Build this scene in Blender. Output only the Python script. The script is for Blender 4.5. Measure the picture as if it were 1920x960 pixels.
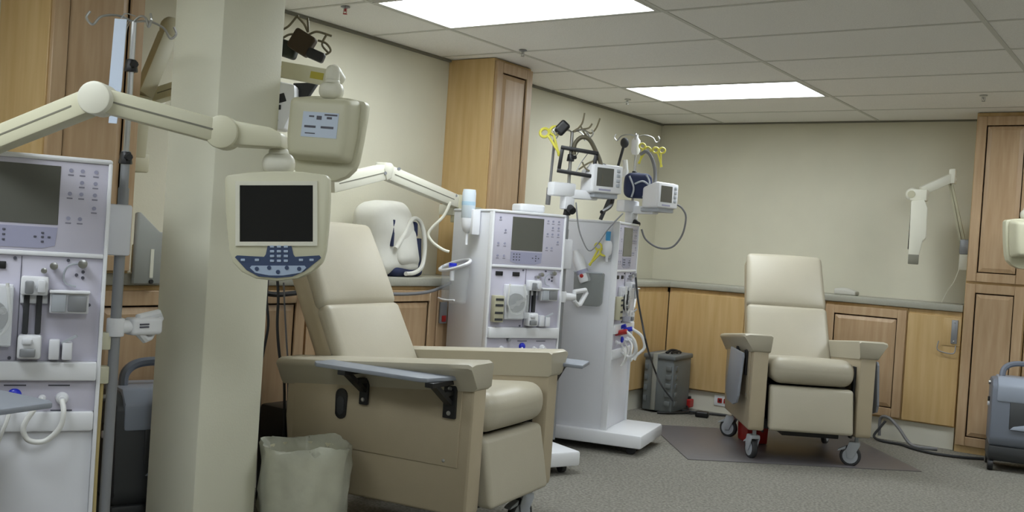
import bpy, bmesh, math, random
from mathutils import Matrix, Vector, Euler
random.seed(7)
for o in list(bpy.data.objects): bpy.data.objects.remove(o)
SC = bpy.context.scene
COL = SC.collection
PI = math.pi

# ---------------------------------------------------------------- camera
cam_d = bpy.data.cameras.new('camera'); cam = bpy.data.objects.new('camera', cam_d); COL.objects.link(cam)
AX_R = Vector((0.82141, 0.56658, 0.06534)); AX_U = Vector((-0.06081, -0.02690, 0.99779)); AX_F = Vector((-0.56708, 0.82357, -0.01236))
CAM = Vector((3.849, -7.681, 1.202))
m = Matrix((AX_R, AX_U, -AX_F)).transposed().to_4x4(); m.translation = CAM
cam.matrix_world = m
cam_d.sensor_width = 36; cam_d.lens = 1898.16 / 1920 * 36; cam_d.clip_start = .05
SC.camera = cam
# ---------------------------------------------------------------- world, exposure
W = bpy.data.worlds.new('world'); SC.world = W; W.use_nodes = True
W.node_tree.nodes['Background'].inputs[0].default_value = (.9, .95, 1, 1)
W.node_tree.nodes['Background'].inputs[1].default_value = .05
SC.view_settings.view_transform = 'Standard'; SC.view_settings.look = 'None'
SC.view_settings.gamma = 1; SC.view_settings.exposure = 0.0
LAMP = 12.4          # radiance of the fluorescent diffusers

# ---------------------------------------------------------------- materials
def lin(c): return tuple(((v/255)/12.92 if v/255 <= .04045 else ((v/255+.055)/1.055)**2.4) for v in c)
MATS = {}
def mat(name, rgb, rough=.5, metal=0, spec=.5, noise=0, nscale=20, stretch=(1,1,1), bump=0, bscale=200, alpha=1, rgb2=None, emit=0, detail=3, wave=0):
    if name in MATS: return MATS[name]
    M_ = bpy.data.materials.new(name); M_.use_nodes = True
    nt = M_.node_tree; b = nt.nodes['Principled BSDF']
    c = lin(rgb)
    b.inputs['Base Color'].default_value = (*c, 1); b.inputs['Roughness'].default_value = rough
    b.inputs['Metallic'].default_value = metal; b.inputs['Specular IOR Level'].default_value = spec
    b.inputs['Alpha'].default_value = alpha
    if emit:
        b.inputs['Emission Color'].default_value = (.93, 1, 1.05, 1); b.inputs['Emission Strength'].default_value = emit
    if noise or bump:
        tc = nt.nodes.new('ShaderNodeTexCoord'); mp = nt.nodes.new('ShaderNodeMapping'); mp.inputs['Scale'].default_value = stretch
        nt.links.new(tc.outputs['Object'], mp.inputs[0])
        oi = nt.nodes.new('ShaderNodeObjectInfo'); ml = nt.nodes.new('ShaderNodeVectorMath'); ml.operation = 'ADD'
        nt.links.new(mp.outputs[0], ml.inputs[0]); nt.links.new(oi.outputs['Random'], ml.inputs[1])
    if noise:
        n = nt.nodes.new('ShaderNodeTexNoise'); n.inputs['Scale'].default_value = nscale; n.inputs['Detail'].default_value = detail
        nt.links.new(ml.outputs[0], n.inputs['Vector'])
        r = nt.nodes.new('ShaderNodeValToRGB')
        c2 = lin(rgb2) if rgb2 else tuple(v*(1-noise) for v in c)
        r.color_ramp.elements[0].position = .32; r.color_ramp.elements[1].position = .68
        r.color_ramp.elements[0].color = (*c2, 1); r.color_ramp.elements[1].color = (*c, 1)
        nt.links.new(n.outputs['Fac'], r.inputs[0]); nt.links.new(r.outputs[0], b.inputs['Base Color'])
    if bump:
        n2 = nt.nodes.new('ShaderNodeTexNoise'); n2.inputs['Scale'].default_value = bscale; n2.inputs['Detail'].default_value = 3
        nt.links.new(ml.outputs[0], n2.inputs['Vector'])
        bp = nt.nodes.new('ShaderNodeBump'); bp.inputs['Strength'].default_value = bump; bp.inputs['Distance'].default_value = .004
        nt.links.new(n2.outputs['Fac'], bp.inputs['Height']); nt.links.new(bp.outputs[0], b.inputs['Normal'])
    MATS[name] = M_
    return M_
WALL = mat('cream_paint', (212, 208, 188), .75, noise=.05, nscale=3, bump=.12, bscale=120)
COLP = mat('column_paint', (224, 222, 202), .6, noise=.05, nscale=4, bump=.1, bscale=140)
TILE = mat('ceiling_tile', (246, 244, 240), .9, noise=.10, nscale=160, bump=.5, bscale=150)
BAR = mat('ceiling_grid', (206, 205, 198), .6)
ANGLE = mat('grey_moulding', (120, 118, 106), .6)
CARPET = mat('grey_carpet', (150, 147, 138), .95, spec=.1, noise=.4, nscale=75, rgb2=(112, 109, 101), bump=.6, bscale=240, detail=6)
MAPLE = mat('maple_door', (192, 164, 130), .42, noise=.2, nscale=5, stretch=(7, 7, .6), rgb2=(177, 147, 112), bump=.05, bscale=60, detail=6)
MAPLE_S = mat('maple_veneer', (208, 178, 128), .42, noise=.16, nscale=4, stretch=(6, 6, .5), rgb2=(194, 161, 107), bump=.05, bscale=60, detail=6)
LEDGE = mat('grey_laminate', (168, 166, 152), .4, noise=.08, nscale=90)
BASEB = mat('cream_vinyl_base', (220, 217, 202), .5, noise=.05, nscale=8)
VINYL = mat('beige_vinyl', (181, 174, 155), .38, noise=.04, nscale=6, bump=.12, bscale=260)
VINYL_SHADE = mat('beige_vinyl_shaded', (176, 163, 138), .42, noise=.05, nscale=8, bump=.12, bscale=260)  # same beige vinyl, with the shade on sides and back painted into the colour
BLACK = mat('black_plastic', (26, 26, 28), .45)
RUBBER = mat('dark_rubber', (52, 53, 55), .7)
STEEL = mat('brushed_steel', (178, 178, 176), .3, metal=.9)
GREYMET = mat('grey_metal', (150, 152, 156), .4, metal=.4)
CAST = mat('caster_grey', (176, 181, 188), .4)
BOARD = mat('grey_laminate_board', (138, 143, 152), .45)
WHITE = mat('white_plastic', (232, 233, 236), .35)
SHELL = mat('machine_shell', (226, 227, 232), .4, noise=.03, nscale=5)
LAV = mat('lavender_panel', (202, 199, 214), .4)
LAV2 = mat('lavender_keypad', (160, 160, 184), .4)
SCREEN = mat('lcd_grey', (96, 96, 90), .18)
SCREEN_K = mat('screen_black', (30, 31, 32), .22)
SCREEN_G = mat('screen_olive', (84, 84, 76), .2)
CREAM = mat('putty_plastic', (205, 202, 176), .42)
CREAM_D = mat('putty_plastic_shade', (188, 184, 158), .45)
CREAM_W = mat('offwhite_plastic', (222, 220, 204), .4)
LINE = mat('groove_grey', (120, 118, 104), .6)
NAVY = mat('navy_plastic', (62, 76, 106), .45)
KEYC = mat('key_pale', (168, 184, 206), .45)
BLUE = mat('blue_cap', (28, 44, 196), .35)
RED = mat('red_plastic', (168, 34, 32), .4)
YELLOW = mat('yellow_plastic', (222, 214, 84), .4)
CLEAR = mat('clear_plastic', (235, 238, 240), .12, alpha=.28)
LINER = mat('bin_liner', (216, 217, 200), .28, alpha=.5, noise=.12, nscale=14, bump=1, bscale=22)
BIN = mat('beige_bin', (196, 192, 166), .5)
GREYP = mat('grey_tote_plastic', (112, 118, 120), .5, noise=.05, nscale=8)
GREYL = mat('grey_tote_light', (150, 152, 146), .5)
CONC = mat('concentrator_grey', (112, 118, 130), .45)
CONC_L = mat('concentrator_light', (150, 158, 172), .4)
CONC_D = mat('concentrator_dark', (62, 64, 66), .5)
CLOTH = mat('white_canvas', (228, 226, 216), .8, noise=.05, nscale=12, bump=.4, bscale=14)
NAVYF = mat('navy_fabric', (38, 46, 78), .8)
MAT_ = mat('floor_mat', (106, 102, 104), .38, noise=.06, nscale=30)
HOSE = mat('grey_hose', (120, 120, 122), .5)
TUBEW = mat('white_tube', (226, 226, 222), .35)
PAPER = mat('white_paper', (198, 210, 228), .5)
BROWN = mat('dark_brown_nylon', (60, 46, 26), .7)
INK = mat('dark_print', (84, 84, 96), .6)
LAMPM = mat('lit_diffuser', (250, 250, 245), .5, emit=LAMP)
BOTTLE = mat('pale_blue_white', (214, 224, 232), .35)
CYAN = mat('cyan_plastic', (72, 160, 214), .35)
TAPE = mat('beige_tape', (196, 176, 120), .5)
DGREEN = mat('green_plug', (40, 110, 84), .5)

# ---------------------------------------------------------------- mesh helpers
I4 = Matrix.Identity(4)
def T(x, y, z): return Matrix.Translation((x, y, z))
def RX(a): return Matrix.Rotation(a, 4, 'X')
def RY(a): return Matrix.Rotation(a, 4, 'Y')
def RZ(a): return Matrix.Rotation(a, 4, 'Z')
def new(): return bmesh.new()
def merge(dst, src, M=I4):
    vm = {}
    for v in src.verts: vm[v] = dst.verts.new(M @ v.co)
    for f in src.faces:
        try: dst.faces.new([vm[v] for v in f.verts])
        except ValueError: pass
    src.free(); return dst
def box(bm, x0, x1, y0, y1, z0, z1, bev=0, seg=2, M=I4):
    t = bmesh.new(); bmesh.ops.create_cube(t, size=1)
    for v in t.verts:
        v.co = Vector(((x0+x1)/2 + v.co.x*(x1-x0), (y0+y1)/2 + v.co.y*(y1-y0), (z0+z1)/2 + v.co.z*(z1-z0)))
    if bev: bmesh.ops.bevel(t, geom=t.edges[:], offset=bev, segments=seg, affect='EDGES', profile=.5)
    return merge(bm, t, M)
def B(*a, **k): return box(new(), *a, **k)
def frame_z(d):
    d = Vector(d).normalized(); q = d.to_track_quat('Z', 'Y'); return q.to_matrix().to_4x4()
def cyl(bm, p0, p1, r0, r1=None, n=16, bev=0, M=I4):
    p0, p1 = Vector(p0), Vector(p1); L = (p1-p0).length; r1 = r0 if r1 is None else r1
    t = bmesh.new(); bmesh.ops.create_cone(t, cap_ends=True, segments=n, radius1=r0, radius2=r1, depth=L)
    if bev: bmesh.ops.bevel(t, geom=[e for e in t.edges if any(len(f.verts) > 4 for f in e.link_faces)], offset=bev, segments=2, affect='EDGES', profile=.5)
    F = frame_z(p1-p0); F.translation = (p0+p1)/2
    return merge(bm, t, M @ F)
def sph(bm, c, r, s=(1,1,1), n=14, M=I4):
    t = bmesh.new(); bmesh.ops.create_uvsphere(t, u_segments=n, v_segments=max(6, n*2//3), radius=r)
    return merge(bm, t, M @ T(*c) @ Matrix.Diagonal((*s, 1)))
def spline(pts, k=6, closed=False):
    P = [Vector(p) for p in pts]; out = []; n = len(P)
    if n < 3: return P
    for i in range(n if closed else n-1):
        g = (lambda j: P[j % n]) if closed else (lambda j: P[max(0, min(n-1, j))])
        a, b, c, d = g(i-1), g(i), g(i+1), g(i+2)
        for s in range(k):
            t = s/k
            out.append(.5*((2*b)+(c-a)*t+(2*a-5*b+4*c-d)*t*t+(3*b-a-3*c+d)*t**3))
    if not closed: out.append(P[-1])
    return out
def tube(bm, pts, r, n=8, k=6, smooth=True, closed=False, M=I4):
    P = spline(pts, k, closed) if smooth else [Vector(p) for p in pts]
    N = len(P); rings = []; prev = None
    for i, p in enumerate(P):
        if closed: d = P[(i+1) % N]-P[i-1]
        else: d = P[min(N-1, i+1)]-P[max(0, i-1)]
        if d.length < 1e-9: d = Vector((0, 0, 1))
        d.normalize()
        if prev is None:
            u = d.orthogonal().normalized()
        else:
            u = (prev-d*prev.dot(d));  u = u.normalized() if u.length > 1e-6 else d.orthogonal().normalized()
        prev = u; w = d.cross(u)
        rings.append([bm.verts.new(M @ (p+(u*math.cos(2*PI*j/n)+w*math.sin(2*PI*j/n))*r)) for j in range(n)])
    for i in range(N if closed else N-1):
        a, b = rings[i], rings[(i+1) % N]
        for j in range(n): bm.faces.new((a[j], a[(j+1) % n], b[(j+1) % n], b[j]))
    if not closed:
        bm.faces.new(rings[0][::-1]); bm.faces.new(rings[-1])
    return bm
def prism(bm, poly, lo, hi, axis='z', bev=0, M=I4):
    """poly in the plane of the two other axes (x:(y,z) y:(x,z) z:(x,y))"""
    f = {'x': lambda a, b, h: (h, a, b), 'y': lambda a, b, h: (a, h, b), 'z': lambda a, b, h: (a, b, h)}[axis]
    t = bmesh.new()
    v0 = [t.verts.new(f(a, b, lo)) for a, b in poly]; v1 = [t.verts.new(f(a, b, hi)) for a, b in poly]; n = len(poly)
    t.faces.new(v0[::-1]); t.faces.new(v1)
    for i in range(n): t.faces.new((v0[i], v0[(i+1) % n], v1[(i+1) % n], v1[i]))
    bmesh.ops.recalc_face_normals(t, faces=t.faces[:])
    if bev: bmesh.ops.bevel(t, geom=[e for e in t.edges if len(e.link_faces) == 2 and e.calc_face_angle(0) > .5], offset=bev, segments=2, affect='EDGES', profile=.5)
    return merge(bm, t, M)
def lathe(bm, prof, n=20, M=I4):
    rings = [[bm.verts.new(M @ Vector((r*math.cos(2*PI*j/n), r*math.sin(2*PI*j/n), z))) for j in range(n)] for r, z in prof]
    for a, b in zip(rings, rings[1:]):
        for j in range(n): bm.faces.new((a[j], a[(j+1) % n], b[(j+1) % n], b[j]))
    bm.faces.new(rings[0][::-1]); bm.faces.new(rings[-1]); return bm
def rbox(bm, x0, x1, y0, y1, z0, z1, r, bulge=(0,0,0), n=6, M=I4, fn=None):
    """rounded cushion: box with edge radius r whose faces swell by bulge"""
    h = Vector(((x1-x0)/2, (y1-y0)/2, (z1-z0)/2)); c = Vector(((x0+x1)/2, (y0+y1)/2, (z0+z1)/2))
    rr = [min(r, v*.98) for v in h]
    def params(a):
        H, q = h[a], rr[a]; s = [0, .12, .4, .7, 1]
        lo = [-H+q*t for t in s]; inner = [-H+q+(2*H-2*q)*i/n for i in range(1, n)]
        return lo+inner+[-v for v in reversed(lo)]
    t = bmesh.new()
    for a in range(3):
        b_, c_ = (a+1) % 3, (a+2) % 3; pb, pc = params(b_), params(c_)
        for sgn in (-1, 1):
            g = []
            for u in pb:
                row = []
                for w in pc:
                    p = Vector((0, 0, 0)); p[a] = sgn*h[a]; p[b_] = u; p[c_] = w
                    q = Vector([max(-(h[i]-rr[i]), min(h[i]-rr[i], p[i])) for i in range(3)]); d = p-q
                    e = Vector([d[i]/rr[i] for i in range(3)])
                    if e.length > 1e-9: e.normalize(); p = q+Vector([e[i]*rr[i] for i in range(3)])
                    for k in range(3):
                        i1, i2 = (k+1) % 3, (k+2) % 3
                        if bulge[k]: p[k] += bulge[k]*(p[k]/h[k])*max(0, 1-(p[i1]/h[i1])**2)*max(0, 1-(p[i2]/h[i2])**2)
                    row.append(t.verts.new(p))
                g.append(row)
            for i in range(len(pb)-1):
                for j in range(len(pc)-1):
                    f = [g[i][j], g[i+1][j], g[i+1][j+1], g[i][j+1]]
                    t.faces.new(f if sgn > 0 else f[::-1])
    bmesh.ops.remove_doubles(t, verts=t.verts[:], dist=1e-5)
    if fn:
        for v in t.verts: v.co = fn(v.co+c)-c
    return merge(bm, t, M @ T(*c))
def bar(bm, p0, p1, w, h, up=(0,0,1), bev=0, M=I4):
    """rectangular bar from p0 to p1, w across, h along up"""
    p0, p1 = Vector(p0), Vector(p1); d = (p1-p0); L = d.length; d.normalize(); up = Vector(up)
    s = d.cross(up).normalized(); u2 = s.cross(d).normalized()
    F = Matrix((d, s, u2)).transposed().to_4x4(); F.translation = p0
    return box(bm, 0, L, -w/2, w/2, -h/2, h/2, bev, M=M @ F)
# ---------------------------------------------------------------- object helpers
def obj(name, bm, material, parent=None, angle=40):
    bmesh.ops.recalc_face_normals(bm, faces=bm.faces[:])
    me = bpy.data.meshes.new(name); bm.to_mesh(me); bm.free()
    for p in me.polygons: p.use_smooth = True
    me.set_sharp_from_angle(angle=math.radians(angle))
    me.materials.append(material)
    o = bpy.data.objects.new(name, me); COL.objects.link(o)
    if parent: o.parent = parent
    return o
def tag(o, label, cat, group=None):
    o['label'] = label; o['category'] = cat
    if group: o['group'] = group
    return o
def thing(name, label, cat, loc=(0,0,0), rz=0, group=None, rot=None):
    o = bpy.data.objects.new(name, None); COL.objects.link(o); o.empty_display_size = .1
    o.location = loc; o.rotation_euler = rot if rot else (0, 0, rz)
    return tag(o, label, cat, group)
def struct(name, bm, material, parent=None):
    o = obj(name, bm, material, parent); o['kind'] = 'structure'; return o
def copy_tree(o, parent=None):
    c = o.copy(); COL.objects.link(c); c.parent = parent
    for ch in list(o.children): copy_tree(ch, c)
    return c

# ================================================================ THE ROOM
H = 2.284; X1 = 5.6; Y1 = -10.6
struct('floor', B(-.1, X1+.1, Y1-.1, .1, -.1, 0), CARPET)
struct('wall_left', B(-.1, 0, Y1-.1, .1, 0, H+.1), WALL)
struct('wall_back', B(0, X1+.1, 0, .1, 0, H+.1), WALL)
struct('wall_right', B(X1, X1+.1, Y1-.1, 0, 0, H+.1), WALL)
struct('wall_front', B(0, X1, Y1-.1, Y1, 0, H+.1), WALL)
struct('wall_column', B(.78, 1.043, -5.425, -5.15, 0, H, bev=.008, seg=2), COLP)
ceil = struct('ceiling', B(0, X1, Y1, 0, H+.03, H+.1), TILE)
TW = .6096; GA = .554; GY = -3.596
xs = [0]+[GA+2*TW*k for k in range(5) if GA+2*TW*k < X1]+[X1]
ys = [0]+[GY+TW*k for k in range(5, -20, -1) if Y1 < GY+TW*k < -.02]+[Y1]
LAMPS = {(0, 0), (0, 4), (0, -5), (2, 4), (2, -5), (2, -1)}
LIGHTS = {}
def is_light(x, y0):   # y0 = far (larger) edge
    kx = round((x-GA)/(2*TW)); ky = round((y0-GY)/TW)
    return (kx, ky) in LAMPS and abs(x-(GA+2*TW*kx)) < .01 and abs(y0-(GY+TW*ky)) < .01
tcache = {}
for i in range(len(xs)-1):
    for j in range(len(ys)-1):
        xa, xb, yb, ya = xs[i], xs[i+1], ys[j], ys[j+1]
        if is_light(xa, yb): LIGHTS[(xa, yb)] = (xa, xb, ya, yb); continue
        key = (round(xb-xa, 3), round(yb-ya, 3))
        if key not in tcache:
            o = obj('ceiling_tile', B(-(xb-xa)/2+.008, (xb-xa)/2-.008, -(yb-ya)/2+.008, (yb-ya)/2-.008, 0, .018, bev=.002, seg=1), TILE, ceil); tcache[key] = o
        else:
            o = tcache[key].copy(); COL.objects.link(o)
        o.location = ((xa+xb)/2, (ya+yb)/2, H)
for x in xs[1:-1]: obj('grid_bar', B(x-.011, x+.011, Y1, 0, H-.003, H+.02), BAR, ceil)
cb = None
for y in ys[1:-1]:
    if cb is None: cb = obj('cross_bar', B(0, X1, -.010, .010, H-.0025, H+.02), BAR, ceil); o = cb
    else: o = cb.copy(); COL.objects.link(o)
    o.location = (0, y, 0)
# wall angle moulding along walls
struct('trim_1', B(0, .018, Y1, 0, H-.016, H-.001), ANGLE)
struct('trim_2', B(.018, X1, -.018, 0, H-.012, H-.001), ANGLE)
# fluorescent troffers
n_l = 0
for (xa, xb, ya, yb) in LIGHTS.values():
    vis = xa < 1 and yb > -4.5
    if vis: lab = 'large lit fluorescent ceiling panel nearest the top of the photo' if yb < -3 else 'lit fluorescent ceiling panel farther back, above the two dialysis machines'
    else: lab = 'lit fluorescent ceiling panel beyond the edges of the photo'
    t = thing('ceiling_light', lab, 'ceiling light', ((xa+xb)/2, (ya+yb)/2, H), group='fluorescent ceiling panels')
    hx, hy = (xb-xa)/2-.012, (yb-ya)/2-.012
    bm = new(); box(bm, -hx, hx, hy-.02, hy, -.004, .02); box(bm, -hx, hx, -hy, -hy+.02, -.004, .02)
    box(bm, -hx, -hx+.02, -hy+.02, hy-.02, -.004, .02); box(bm, hx-.02, hx, -hy+.02, hy-.02, -.004, .02)
    obj('frame', bm, BAR, t)
    obj('diffuser', B(-hx+.02, hx-.02, -hy+.02, hy-.02, .002, .008), LAMPM, t)
# sprinklers
for x, y, lab in [(.63, -3.03, 'small sprinkler head beside the tall cabinet in the middle of the ceiling'), (.36, -1.29, 'small white sprinkler head left of the farther ceiling panel'),
               (2.66, -1.04, 'small sprinkler head near the tall cabinet on the right'), (.37, -4.17, 'small red-tipped sprinkler head left of the nearest ceiling panel')]:
    t = thing('sprinkler_head', lab, 'sprinkler', (x, y, H-.003), group='ceiling sprinklers'); t.scale = (.75, .75, .75)
    obj('escutcheon', lathe(new(), [(.03, 0), (.03, -.004), (.012, -.01), (.01, -.012)], 16), BAR if y > -2 else GREYMET, t)
    bm = new(); cyl(bm, (0, 0, -.03), (0, 0, -.008), .006, n=10); tube(bm, [(-.012, 0, -.012), (-.012, 0, -.035), (0, 0, -.042), (.012, 0, -.035), (.012, 0, -.012)], .002, 6)
    cyl(bm, (0, 0, -.047), (0, 0, -.043), .014, n=12); obj('nozzle', bm, RED if x == .37 else STEEL, t)
# baseboards
struct('baseboard_left', B(0, .296, Y1, -.296, 0, .15), BASEB)
struct('baseboard_back', B(.0, 2.49, -.296, 0, 0, .15), BASEB)

# ---------------------------------------------------------------- cabinets
def door(parent, w, h, name='door', handle=False):
    """raised-panel door in the plane x=0..0.02 facing +x, centred in y, from z=0 up"""
    s = .06
    bm = new()
    for (a, b, c, d) in ((-w/2, -w/2+s, 0, h), (w/2-s, w/2, 0, h), (-w/2+s, w/2-s, 0, s), (-w/2+s, w/2-s, h-s, h)):
        box(bm, 0, .02, a, b, c, d, bev=.0025, seg=1)
    dr = obj(name, bm, MAPLE, parent)
    bm = new(); y0, y1, z0, z1 = -w/2+s-.002, w/2-s+.002, s-.002, h-s+.002
    L = [(.009, 0), (.009, .009), (.019, .036)]
    rings = []
    for x, i in L: rings.append([bm.verts.new((x, y, z)) for y, z in ((y0+i, z0+i), (y1-i, z0+i), (y1-i, z1-i), (y0+i, z1-i))])
    for a, b in zip(rings, rings[1:]):
        for j in range(4): bm.faces.new((a[j], a[(j+1) % 4], b[(j+1) % 4], b[j]))
    bm.faces.new(rings[-1]); bm.faces.new(rings[0][::-1])
    obj('raised_panel', bm, MAPLE, dr, angle=15)
    return dr
def tall_cab(label, loc, rz, w, z0, z1, doors, depth=.34, cat='cabinet'):
    t = thing('tall_cabinet', label, cat, loc, rz, 'tall maple cabinets')
    obj('body', B(-depth, 0, -w/2, w/2, z0, z1, bev=.002, seg=1), MAPLE_S, t)
    for a, b in doors:
        d = door(t, w-.012, b-a); d.location = (0, 0, a)
    return t
LZ = .985
tall_cab('tall maple cabinet standing on the ledge behind the middle dialysis machine', (.34, -2.70, 0), 0, .385, LZ, H-.004, [(LZ+.01, H-.02)])
tall_cab('tall maple cabinet at the top left behind the jointed monitor arm', (.34, -5.44, 0), 0, .385, LZ, H-.004, [(LZ+.01, H-.02)])
tall_cab('full-height maple cabinet with two stacked doors on the right back wall', (2.69, -.34, 0), -PI/2, .37, 0, H-.004, [(.05, 1.135), (1.15, H-.03)])
tall_cab('full-height maple cabinet at the right frame edge behind the grey concentrator', (3.065, -.34, 0), -PI/2, .37, 0, H-.004, [(.05, 1.135), (1.15, H-.03)])
# base cabinets under the ledge
def base_cab(label, loc, rz, w, kind):
    t = thing('base_cabinet', label, 'cabinet', loc, rz, 'maple base cabinets below the ledge')
    obj('body', B(-.305, 0, -w/2+.001, w/2-.001, .152, .935, bev=.0015, seg=1), MAPLE_S, t)
    if kind == 'door':
        d = door(t, w-.014, .75); d.location = (0, 0, .165)
    elif kind == 'plain':
        obj('flush_panel', B(0, .012, -w/2+.003, w/2-.003, .16, .90, bev=.0015, seg=1), MAPLE_S, t)
    return t
edges = [-6.6, -6.0, -5.42, -4.84, -4.26, -3.84, -3.27, -2.65, -2.0, -1.3, -.3235]
labs = ['maple base cabinet at the far left behind the nearest machine', 'maple base cabinet hidden behind the nearest dialysis machine', 'maple base cabinet seen between the nearest machine and the column',
        'maple base cabinet door just right of the column, behind the near recliner', 'maple base cabinet behind the near recliner backrest', 'maple base cabinet door under the white canvas bag',
        'maple base cabinet behind the middle dialysis machine', 'maple base cabinet behind the bases of the middle machines', 'maple base cabinet left of the farthest dialysis machine', 'plain maple base cabinet in the far corner beside the grey tote']
for i in range(len(edges)-1):
    a, b = edges[i], edges[i+1]
    base_cab(labs[i], (.31, (a+b)/2, 0), 0, b-a, 'plain' if i == 9 else 'door')
bx = [.3235, .96, 1.57, 2.145, 2.495]
bl = [('plain maple base cabinet on the back wall above the red outlets', 'plain'), ('maple base cabinet hidden behind the far recliner', 'plain'),
      ('raised-panel maple base cabinet just right of the far recliner', 'door'), ('plain maple base cabinet panel with the steel latch', 'plain')]
for i, (l, k) in enumerate(bl): base_cab(l, ((bx[i]+bx[i+1])/2, -.31, 0), -PI/2, bx[i+1]-bx[i], k)
# continuous ledge
bm = new(); prism(bm, [(0, -6.6), (.336, -6.6), (.336, -.336), (2.5, -.336), (2.5, 0), (0, 0)], .937, LZ, 'z', bev=.006)
tag(obj('ledge_countertop', bm, LEDGE), 'long grey laminate ledge running along the left and back walls', 'countertop')
# steel latch on the plain panel
t = thing('cabinet_latch', 'steel latch plate with wire pull on the plain right base panel', 'latch', (2.40, -.324, .78), -PI/2)
obj('plate', B(0, .012, .035, .075, -.06, .10, bev=.003), GREYMET, t)
obj('backing', B(0, .004, -.02, .095, -.075, .11, bev=.001), MAPLE_S, t)
bm = new(); tube(bm, [(.012, -.04, -.05), (.02, -.045, -.10), (.02, -.02, -.12), (.02, .06, -.125), (.012, .07, -.07)], .004, 8); obj('wire_pull', bm, GREYMET, t)
for z in (-.045, .085): obj('screw', lathe(new(), [(.006, 0), (.006, .002), (.003, .003)], 10, T(.012, .055, z) @ RY(PI/2)), STEEL, t)
# outlets
t = thing('wall_outlet', 'white wall outlet with two red sockets above the carpet', 'outlet', (.83, -.296, .095), -PI/2)
obj('cover_plate', B(0, .006, -.075, .06, -.04, .04, bev=.002), WHITE, t)
for y in (-.028, .022):
    s = obj('socket', B(.006, .009, y-.018, y+.018, -.016, .02, bev=.004), RED, t)
    obj('socket_slot', B(.009, .0095, y-.008, y+.008, -.006, .01), BLACK, s)
t = thing('wall_outlet', 'grey outlet box with red socket on the maple panel beside the middle machine', 'outlet', (.333, -3.225, .79), 0)
obj('cover_plate', B(0, .012, -.03, .03, -.06, .06, bev=.003), GREYMET, t); obj('socket', B(.012, .016, -.018, .018, -.05, -.015, bev=.003), RED, t)

# ================================================================ RECLINERS
def caster(parent, x, y, rz, r=.062):
    M0 = T(x, y, 0) @ RZ(rz)
    bm = new(); lathe(bm, [(r*.55, -.016), (r*.9, -.016), (r, -.009), (r, .009), (r*.9, .016), (r*.55, .016)], 24, M0 @ T(-.03, 0, r) @ RX(PI/2)); c = obj('caster', bm, RUBBER, parent)
    bm = new(); lathe(bm, [(.012, -.022), (r*.72, -.017), (r*.72, .017), (.012, .022)], 20, M0 @ T(-.03, 0, r) @ RX(PI/2)); obj('hub', bm, CAST, c)
    bm = new()
    for s in (-1, 1): prism(bm, [(-.045, r-.012), (-.015, r-.012), (.022, .128), (.018, .145), (-.04, .145), (-.055, .10)], s*.026-.003, s*.026+.003, 'y', bev=.001, M=M0)
    box(bm, -.04, .02, -.028, .028, .125, .148, bev=.004, M=M0); cyl(bm, (0, 0, .145), (0, 0, .2), .012, n=10, M=M0); obj('fork', bm, CAST, c)
    bm = new(); prism(bm, [(-.055, .12), (-.10, .095), (-.105, .085), (-.06, .10)], -.02, .02, 'y', bev=.002, M=M0); obj('brake_pedal', bm, CAST, c)
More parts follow.
